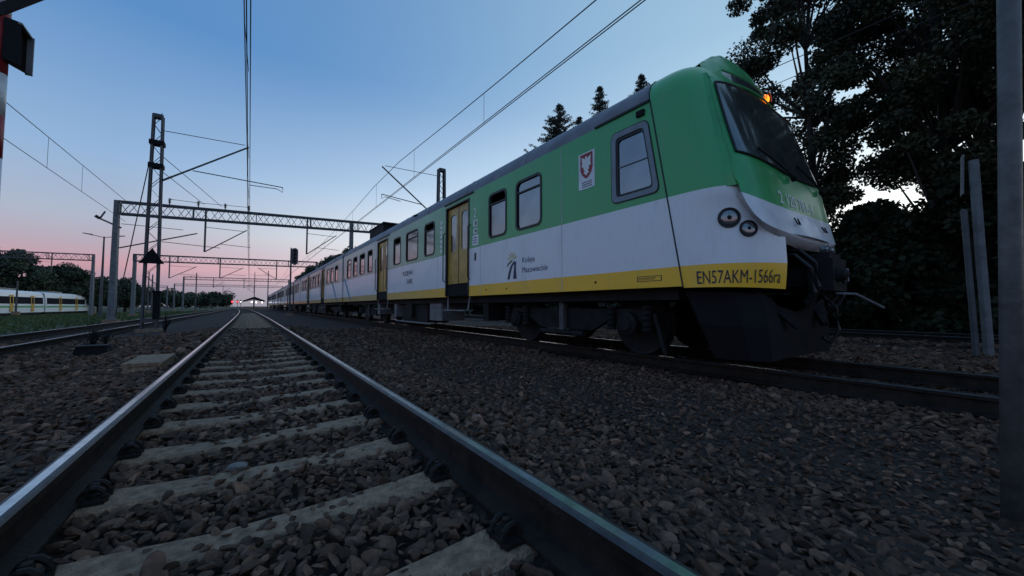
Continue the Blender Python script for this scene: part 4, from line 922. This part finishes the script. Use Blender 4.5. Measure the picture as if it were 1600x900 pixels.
# ------------------------------------------------------------------ trees
def leaf_cloud(centers, radii, nper, size, flat=.75, elong=1.6):
    """leaf quads spread through the clumps"""
    n = len(centers) * nper; C = np.repeat(np.asarray(centers), nper, 0); Rd = np.repeat(np.asarray(radii), nper)
    d = RNG.normal(size=(n, 3)); d /= np.linalg.norm(d, axis=1)[:, None]; rad = RNG.random(n) ** .45 * Rd
    P = C + d * rad[:, None] * np.array([1, 1, flat])
    a = RNG.normal(size=(n, 3)); a /= np.linalg.norm(a, axis=1)[:, None]; b_ = np.cross(a, RNG.normal(size=(n, 3))); b_ /= np.linalg.norm(b_, axis=1)[:, None]
    s = size * RNG.uniform(.6, 1.4, n)[:, None]; u = a * s * elong / 2; v = b_ * s / 2
    V = np.stack([P - u, P - u * .1 + v, P + u, P - u * .1 - v], 1).reshape(-1, 3); F = np.arange(n * 4).reshape(-1, 4)
    tone = np.repeat(np.repeat(RNG.uniform(.6, 1.4, len(centers)), nper) * RNG.uniform(.7, 1.3, n), 4)
    return V, F, tone
def trunk(mb, base, top, r0, r1, bend=.15):
    b_, t_ = Vector(base), Vector(top); pts = []
    for i in range(6):
        u = i / 5; p = b_.lerp(t_, u); p.x += bend * math.sin(u * 4 + base[0]); p.y += bend * math.sin(u * 3 + base[1] * 2); pts.append(p)
    mb.tube(pts, [r0 + (r1 - r0) * i / 5 for i in range(6)], 8); return pts
def tree(label, x, y, h, crown_z0, rx, ry, ncl, nper, size, mat, group, name='deciduous_tree', z0=-.4, clr=(.5, 1.0), tr_r=.16):
    r = thing(name, (x, y, z0), label, 'tree', group); mb = MB()
    top = trunk(mb, (x, y, z0), (x, y, h * .82), tr_r, tr_r * .3); cen = []; rad = []
    zc = (crown_z0 + h) / 2; hz = (h - crown_z0) / 2
    for i in range(ncl):
        th_ = random.uniform(0, 2 * math.pi); v = random.uniform(-1, 1); q = math.sqrt(1 - v * v) * random.uniform(.45, 1.0)
        c = (x + rx * q * math.cos(th_), y + ry * q * math.sin(th_), zc + hz * v * random.uniform(.75, 1.02)); cen.append(c); rad.append(random.uniform(*clr))
        if i % 3 == 0:
            k = max(1, min(4, int(5 * (c[2] - z0) / h) - 0)); s = top[k]; s = Vector(s); m = s.lerp(Vector(c), .55) + Vector((0, 0, -.2))
            mb.tube([s, m, Vector(c)], [tr_r * .38, tr_r * .22, tr_r * .06], 5)
    mb.build('trunk', m_bark, r)
    V, F, tn = leaf_cloud(cen, rad, nper, size)
    link('crown', mesh_np('crown', V - np.array([x, y, z0]), F, tn, mat), r, (x, y, z0))
    return r
RT = 'broadleaf trees behind the cab'
tree('broadleaf tree whose crown ends just right of the cab roof', 16.2, 4.9, 15.2, 3.0, 2.5, 2.4, 160, 620, .07, m_leaf, RT, tr_r=.14, clr=(.32, .75))
tree('tall broadleaf tree in the middle of the dark trees', 17.2, 1.9, 17, 4.0, 2.8, 2.6, 170, 620, .075, m_leaf, RT, tr_r=.17, clr=(.35, .8))
tree('broadleaf tree at the right, partly hidden by the grey pole', 16.5, -1.6, 16, 4.4, 2.8, 2.6, 160, 620, .075, m_leaf, RT, tr_r=.16, clr=(.35, .8))
tree('dense broadleaf tree beyond the right edge, past the grey pole', 14.5, -5.5, 15, 3.4, 3.3, 3.2, 90, 300, .14, m_leaf, RT, tr_r=.2, clr=(.6, 1.2))
tree('broadleaf tree filling the gap behind the middle tree', 21.5, 1.4, 17, 6.5, 3.4, 3.0, 80, 500, .10, m_leaf, RT, tr_r=.2, clr=(.5, 1.0))
def bush(label, x, y, h, rx, ry, ncl, nper, size, group, mat=m_bushleaf, z0=-.4):
    r = thing('bush', (x, y, z0), label, 'bush', group); cen = []; rad = []; mb = MB()
    for i in range(ncl):
        a = random.uniform(0, 6.283); q = math.sqrt(random.random()); v = random.random() ** .8
        k = math.sqrt(max(.12, 1 - (v * .95) ** 2)); c = (x + rx * q * k * math.cos(a), y + ry * q * k * math.sin(a), z0 + .2 + (h - z0 - .5) * v); cen.append(c); rad.append(random.uniform(.35, .7))
        if i % 5 == 0: mb.tube([(x + (c[0] - x) * .3, y + (c[1] - y) * .3, z0), c], [.03, .01], 4)
    mb.build('stem', m_bark, r); V, F, tn = leaf_cloud(cen, rad, nper, size, .8, 1.4); link('foliage', mesh_np('foliage', V - np.array([x, y, z0]), F, tn, mat), r, (x, y, z0))
BG = 'dark bushes behind the cab'
for i, (x, y, h, rx, ry, lab) in enumerate(((17.5, 5.6, 3.3, 1.6, 1.6, 'dark bush just right of the cab front, lowest of the bushes'), (16.8, 3.3, 4.0, 1.6, 1.5, 'dark bush under the leftmost broadleaf tree'), (17, 1.2, 4.6, 1.7, 1.6, 'dark bush left of the two thin posts'), (16.6, -1.0, 4.8, 1.8, 1.7, 'tall dark bush behind the two thin posts'),
        (15.8, -3.4, 4.2, 1.8, 1.8, 'dark bush behind the grey pole at the right'), (20.5, 4.0, 4.4, 2.2, 2.0, 'dark bush in the second row, behind the cab front'), (20.5, .5, 5.4, 2.2, 2.2, 'large dark bush in the second row behind the posts'), (19.5, 8.5, 3.6, 2.2, 2.2, 'dark bush hidden mostly behind the cab windscreen'))):
    bush(lab, x, y, h, rx, ry, 80, 240, .13, BG)
for i in range(12): bush('low dark bush of the hedge behind the train, seen only in the gap under it', 18.5 + 1.5 * (i % 2), 11.5 + 3.6 * i, 2.2 + .5 * (i % 3), 2.0, 2.2, 34, 110, .26, 'hedge behind the train', m_leaf2)
def spruce(label, x, y, h, rb, z_from, nlev, group):
    r = thing('spruce_tree', (x, y, -.4), label, 'tree', group); mb = MB(); trunk(mb, (x, y, -.4), (x, y, h), .2, .015, .03); cen = []; rad = []
    for i in range(nlev):
        u = i / (nlev - 1); z = z_from + (h - z_from) * u; rr_ = rb * (1 - u) ** .85 + .10; nb = random.randint(6, 9)
        for k in range(nb):
            a = random.uniform(0, 6.283); ln = rr_ * random.uniform(.55, 1.1); e = Vector((x + ln * math.cos(a), y + ln * math.sin(a), z + ln * random.uniform(-.05, .35))); s = Vector((x, y, z)); mb.tube([s, e], [.02, .006], 4)
            for q in range(max(2, int(ln / .13))):
                t_ = (q + 1) / max(2, int(ln / .13)); cen.append(tuple(s.lerp(e, t_))); rad.append(.12)
    mb.build('trunk', m_bark, r); V, F, tn = leaf_cloud(cen, rad, 13, .045, .8, 2.6); link('crown', mesh_np('crown', V - np.array([x, y, -.4]), F, tn, m_needle), r, (x, y, -.4))
SP = 'spruces behind the train'
spruce('spruce tip above the train roof, leftmost and widest', 17, 18.9, 14.3, 3.6, 7.5, 40, SP)
spruce('thin spruce tip above the train roof, in the middle', 17, 15.25, 13.75, 1.7, 7.5, 34, SP)
spruce('spruce tip barely showing above the roof beside the cab', 17, 12.3, 12.95, 1.7, 7.5, 30, SP)
spruce('small spruce between the two spruce tips above the roof', 17.2, 17.2, 12.75, 1.7, 7.5, 28, SP)
LT = 'trees behind the distant white train'
for i, (x, y, h, r_, lab) in enumerate(((-50, 112, 13, 6, 'dark tree at the left edge behind the distant train'), (-43, 116, 12.6, 5.5, 'tall dark tree second from the left edge'), (-37.5, 118, 11.2, 5, 'dark tree behind the middle of the distant train'), (-32.5, 122, 9.0, 4, 'dark tree above the nose of the distant train'),
        (-28.5, 126, 6.6, 3.4, 'low dark tree just right of the distant train'), (-25, 130, 6.2, 3.4, 'low rounded tree left of the lamp post'))):
    tree(lab, x, y, h, 1.2, r_, r_, 52, 380, .28, m_leaf2, LT, z0=-.9, clr=(1.1, 2.2), tr_r=.3)
ST = 'trees above the far end of the train'
for i, (x, y, h, r_, lab) in enumerate(((13.5, 62, 9.4, 3.0, 'dark tree above the train roof, just right of the gantry mast'), (14, 76, 10.2, 3.6, 'dark tree above the train roof behind the gantry mast'), (14.5, 92, 10.8, 4, 'rounded dark tree above the middle of the far train roof'), (14.5, 112, 11.5, 4.4, 'dark tree above the train roof beside the signal'), (14.5, 134, 11.5, 4.2, 'farthest dark tree where the train roof ends'))):
    tree(lab, x, y, h, 2, r_, r_, 46, 340, .26, m_leaf2, ST, clr=(.9, 1.8), tr_r=.25)
cen = []; rad = []
for i in range(330):
    u = random.random(); X = -120 + 112 * u; cen.append((X, 225 + 30 * random.random() - abs(X + 60) * .3, random.uniform(.5, 7.5) * (1.25 - .62 * u) + 1)); rad.append(random.uniform(1.5, 3.2))
V, F, tn = leaf_cloud(cen, rad, 200, .55); tag(link('far_wood', mesh_np('far_wood', V, F, tn, m_leaf2)), 'low dark far wood along the horizon left of the tracks', 'woodland', kind='stuff')
cen = []; rad = []
for i in range(220):
    X = 12 + 240 * random.random(); cen.append((X, 230 + 20 * random.random() - X * .6, random.uniform(.5, 7))); rad.append(random.uniform(1.5, 3.2))
V, F, tn = leaf_cloud(cen, rad, 50, 1.2); tag(link('far_wood', mesh_np('far_wood', V, F, tn, m_leaf2)), 'dark far wood on the horizon behind the train', 'woodland', kind='stuff')
# grass on the verge between the left tracks
n_ = 16000; X = -7 - 21 * RNG.random(n_) ** 1.0; Y = 18 + 85 * RNG.random(n_) ** 1.3; Z = ground_z(X, Y); h_ = RNG.uniform(.06, .24, n_); wv = RNG.uniform(.02, .05, n_) * (1 + Y / 40); a = RNG.uniform(0, 6.28, n_)
V = np.stack([np.stack([X - wv * np.cos(a), Y - wv * np.sin(a), Z], 1), np.stack([X + wv * np.cos(a), Y + wv * np.sin(a), Z], 1), np.stack([X + RNG.normal(0, .05, n_), Y + RNG.normal(0, .05, n_), Z + h_], 1)], 1).reshape(-1, 3)
tag(link('grass', mesh_np('grass', V, np.arange(n_ * 3).reshape(-1, 3), np.repeat(RNG.uniform(.6, 1.3, n_), 3), m_grass)), 'short green grass on the verge in front of the distant train', 'grass', kind='stuff')
def weed(label, x, y, h, n_, sp):
    r = thing('weed', (x, y, -.3), label, 'plant', 'weeds on the ballast'); mb = MB()
    for i in range(n_):
        a = random.uniform(0, 6.283); b_ = sp * random.random(); e = (x + b_ * math.cos(a), y + b_ * math.sin(a), -.3 + h * random.uniform(.5, 1)); w_ = .012
        mb.add([(x - w_ * math.sin(a), y + w_ * math.cos(a), -.32), (x + w_ * math.sin(a), y - w_ * math.cos(a), -.32), e], [(0, 1, 2)])
        if i % 2: mb.add([((x + e[0]) / 2, (y + e[1]) / 2, (e[2] - .3) / 2 - .0), ((x + e[0]) / 2 + .06, (y + e[1]) / 2 + .01, (e[2] - .3) / 2 + .05), ((x + e[0]) / 2 + .03, (y + e[1]) / 2 + .04, (e[2] - .3) / 2 + .09)], [(0, 1, 2)])
    m = mb.build('leaves', m_leaf2, r)
weed('tall weed tuft in front of the lattice mast', -2.6, 11.2, .75, 40, .22); weed('weed tuft at the foot of the lattice mast', -2.5, 18.6, .8, 40, .3); weed('low weed beside the dark left track', -2.9, 13.5, .4, 30, .2)
# dark point-machine box on the ballast
pm = thing('track_box', (-2.45, 10.7, -.35), 'small dark metal box on the ballast in front of the lattice mast', 'box')
mb = MB(); mb.add([(-2.72, 10.5, -.36), (-2.2, 10.5, -.36), (-2.2, 10.9, -.36), (-2.72, 10.9, -.36), (-2.66, 10.54, -.14), (-2.26, 10.54, -.14), (-2.26, 10.86, -.14), (-2.66, 10.86, -.14)], [(4, 5, 6, 7), (0, 1, 5, 4), (1, 2, 6, 5), (2, 3, 7, 6), (3, 0, 4, 7)]); mb.build('case', m_black, pm)
MB().box(-2.68, -2.24, 10.52, 10.88, -.138, -.115).build('lid', m_under, pm)

# ------------------------------------------------------------------ poles and signs near the camera
gp = thing('grey_pole', (2.63, .135, -.4), 'close grey metal pole at the right edge of the picture', 'pole')
MB().tube([(2.63, .15, -.45), (2.63, .105, .9), (2.635, .055, 2.4), (2.64, .02, 3.4)], .033, 24).build('tube', M('dull galvanised pole', (.12, .125, .125), .5, .3, nz=(9, .6, 1.3), bump=(30, .15)), gp, smooth=True)
MB().disc((2.64, .02, 3.4), (0, 0, 1), [(.036, 0), (.041, .005), (.041, .03), (.01, .04)], 16).build('cap', m_black, gp)
sp_ = thing('leaning_post', (11.05, .75, -.35), 'pale post with a bracket holding a narrow plate, before the bushes', 'post')
MB().tube([(11.05, .75, -.4), (11.05, .78, 1.5), (11.05, .80, 3.36)], .07, 10).build('post', m_postc, sp_)
mb = MB(); mb.add([(10.99, .93, 2.75), (11.27, .98, 2.75), (11.27, .95, 3.5), (10.99, .90, 3.5), (10.99, .955, 2.75), (11.27, 1.005, 2.75), (11.27, .975, 3.5), (10.99, .925, 3.5)], [(3, 2, 1, 0), (4, 5, 6, 7), (0, 1, 5, 4), (1, 2, 6, 5), (2, 3, 7, 6), (3, 0, 4, 7)]); mb.build('plate', m_postc, sp_)
for z in (2.8, 3.2): MB().bar((11.05, .8, z), (11.1, .93, z), .04).build('bracket', m_under, sp_)
s3 = thing('thin_post', (10.95, .9, -.35), 'thin dark post left of the pale post, before the bushes', 'post')
MB().tube([(10.95, .89, -.4), (10.95, .92, 1.2), (10.95, .94, 2.42)], .045, 8).build('post', m_mast, s3); MB().disc((10.95, .94, 2.42), (0, 0, 1), [(.045, 0), (.05, .01), (.02, .03)], 8).build('cap', m_mast, s3)
# level-crossing signal at the left edge
cs = thing('crossing_signal', (-2.17, 6, -.35), 'red and white crossing signal post with hooded lamp at the left edge', 'signal')
for i, (a, b_) in enumerate(((-.35, .5), (.5, 1.35), (1.35, 2.12), (2.12, 2.55), (2.55, 2.98), (2.98, 3.6), (3.6, 4.2))): MB().tube([(-2.17, 6, a), (-2.17, 6, b_)], .085, 16).build('post_band', m_red if i in (1, 3, 5) else m_white, cs, smooth=True)
mb = MB(); mb.add([(-2.10, 5.92, 3.12), (-1.965, 5.86, 3.06), (-1.965, 5.86, 3.50), (-2.10, 5.92, 3.55), (-2.10, 6.08, 3.13), (-1.985, 6.12, 3.08), (-1.985, 6.12, 3.49), (-2.10, 6.08, 3.54)], [(0, 1, 2, 3), (7, 6, 5, 4), (0, 4, 5, 1), (3, 2, 6, 7), (0, 3, 7, 4)]); mb.build('lamp_hood', m_black, cs)
MB().add([(-2.03, 5.90, 3.10), (-2.03, 6.10, 3.10), (-2.03, 6.10, 3.5), (-2.03, 5.90, 3.5)], [(0, 1, 2, 3)]).build('lamp_glass', m_under, cs)
mb = MB(); mb.bar((-1.985, 6.12, 3.08), (-1.985, 6.12, 3.49), .05, .015); mb.bar((-1.975, 5.86, 3.49), (-1.985, 6.12, 3.485), .03, .015); mb.build('hood_edge', m_steel, cs)
for dz in (0, .22): MB().bar((-2.3, 5.93 + dz * .05, 3.42 + dz), (-1.62, 5.93 + dz * .05, 4.18 + dz), .03, .09).build('cross_board', m_under, cs)

# ------------------------------------------------------------------ far station
st_ = thing('station_canopy', (1.3, 140, -.5), 'small dark platform canopy at the end of the track', 'canopy')
mb = MB(); mb.add([(-1.7, 138, 2.25), (1.2, 138, 3.5), (4.0, 138, 2.3), (-1.7, 158, 2.25), (1.2, 158, 3.5), (4.0, 158, 2.3), (-1.7, 138, 2.05), (1.2, 138, 2.9), (4.0, 138, 2.1), (-1.7, 158, 2.05), (1.2, 158, 2.9), (4.0, 158, 2.1)], [(0, 1, 4, 3), (1, 2, 5, 4), (0, 6, 7, 1), (1, 7, 8, 2), (6, 9, 10, 7), (7, 10, 11, 8), (0, 3, 9, 6), (2, 8, 11, 5), (3, 4, 10, 9), (4, 5, 11, 10)]); mb.build('roof', m_black, st_)
for y in (139, 146, 153): MB().box(1.1, 1.35, y, y + .25, -.3, 3.0).build('column', m_mast, st_)
MB().box(-.9, 3.4, 138, 170, -.4, .3).build('platform', m_conc, st_)
for x, z in ((.6, 1.85), (1.7, 1.75), (3.2, 1.75)): MB().disc((x, 137.9, z), (0, -1, 0), [(.05, 0), (.16, .06), (.12, .12), (.03, .14)], 10).build('lamp', m_whitelamp, st_)
for lab, x, m_, s in (('left red signal light at the end of the track', -4.15, m_redlamp, .22), ('middle red signal light at the end of the track', -2.9, m_redlamp, .16), ('whitish signal light right of the red ones', -2.15, m_whitelamp, .12)):
    q = thing('signal_light', (x, 140, -.4), lab, 'signal light'); MB().tube([(x, 140, -.4), (x, 140, 2.6)], .06, 6).build('post', m_mast, q)
    MB().box(x - .22, x + .22, 139.9, 140, 1.5, 2.4).build('back_board', m_black, q); MB().disc((x, 139.88, 1.95), (0, -1, 0), [(s * .8, 0), (s, .04), (s * .6, .09), (.02, .11)], 10).build('lamp', m_, q)
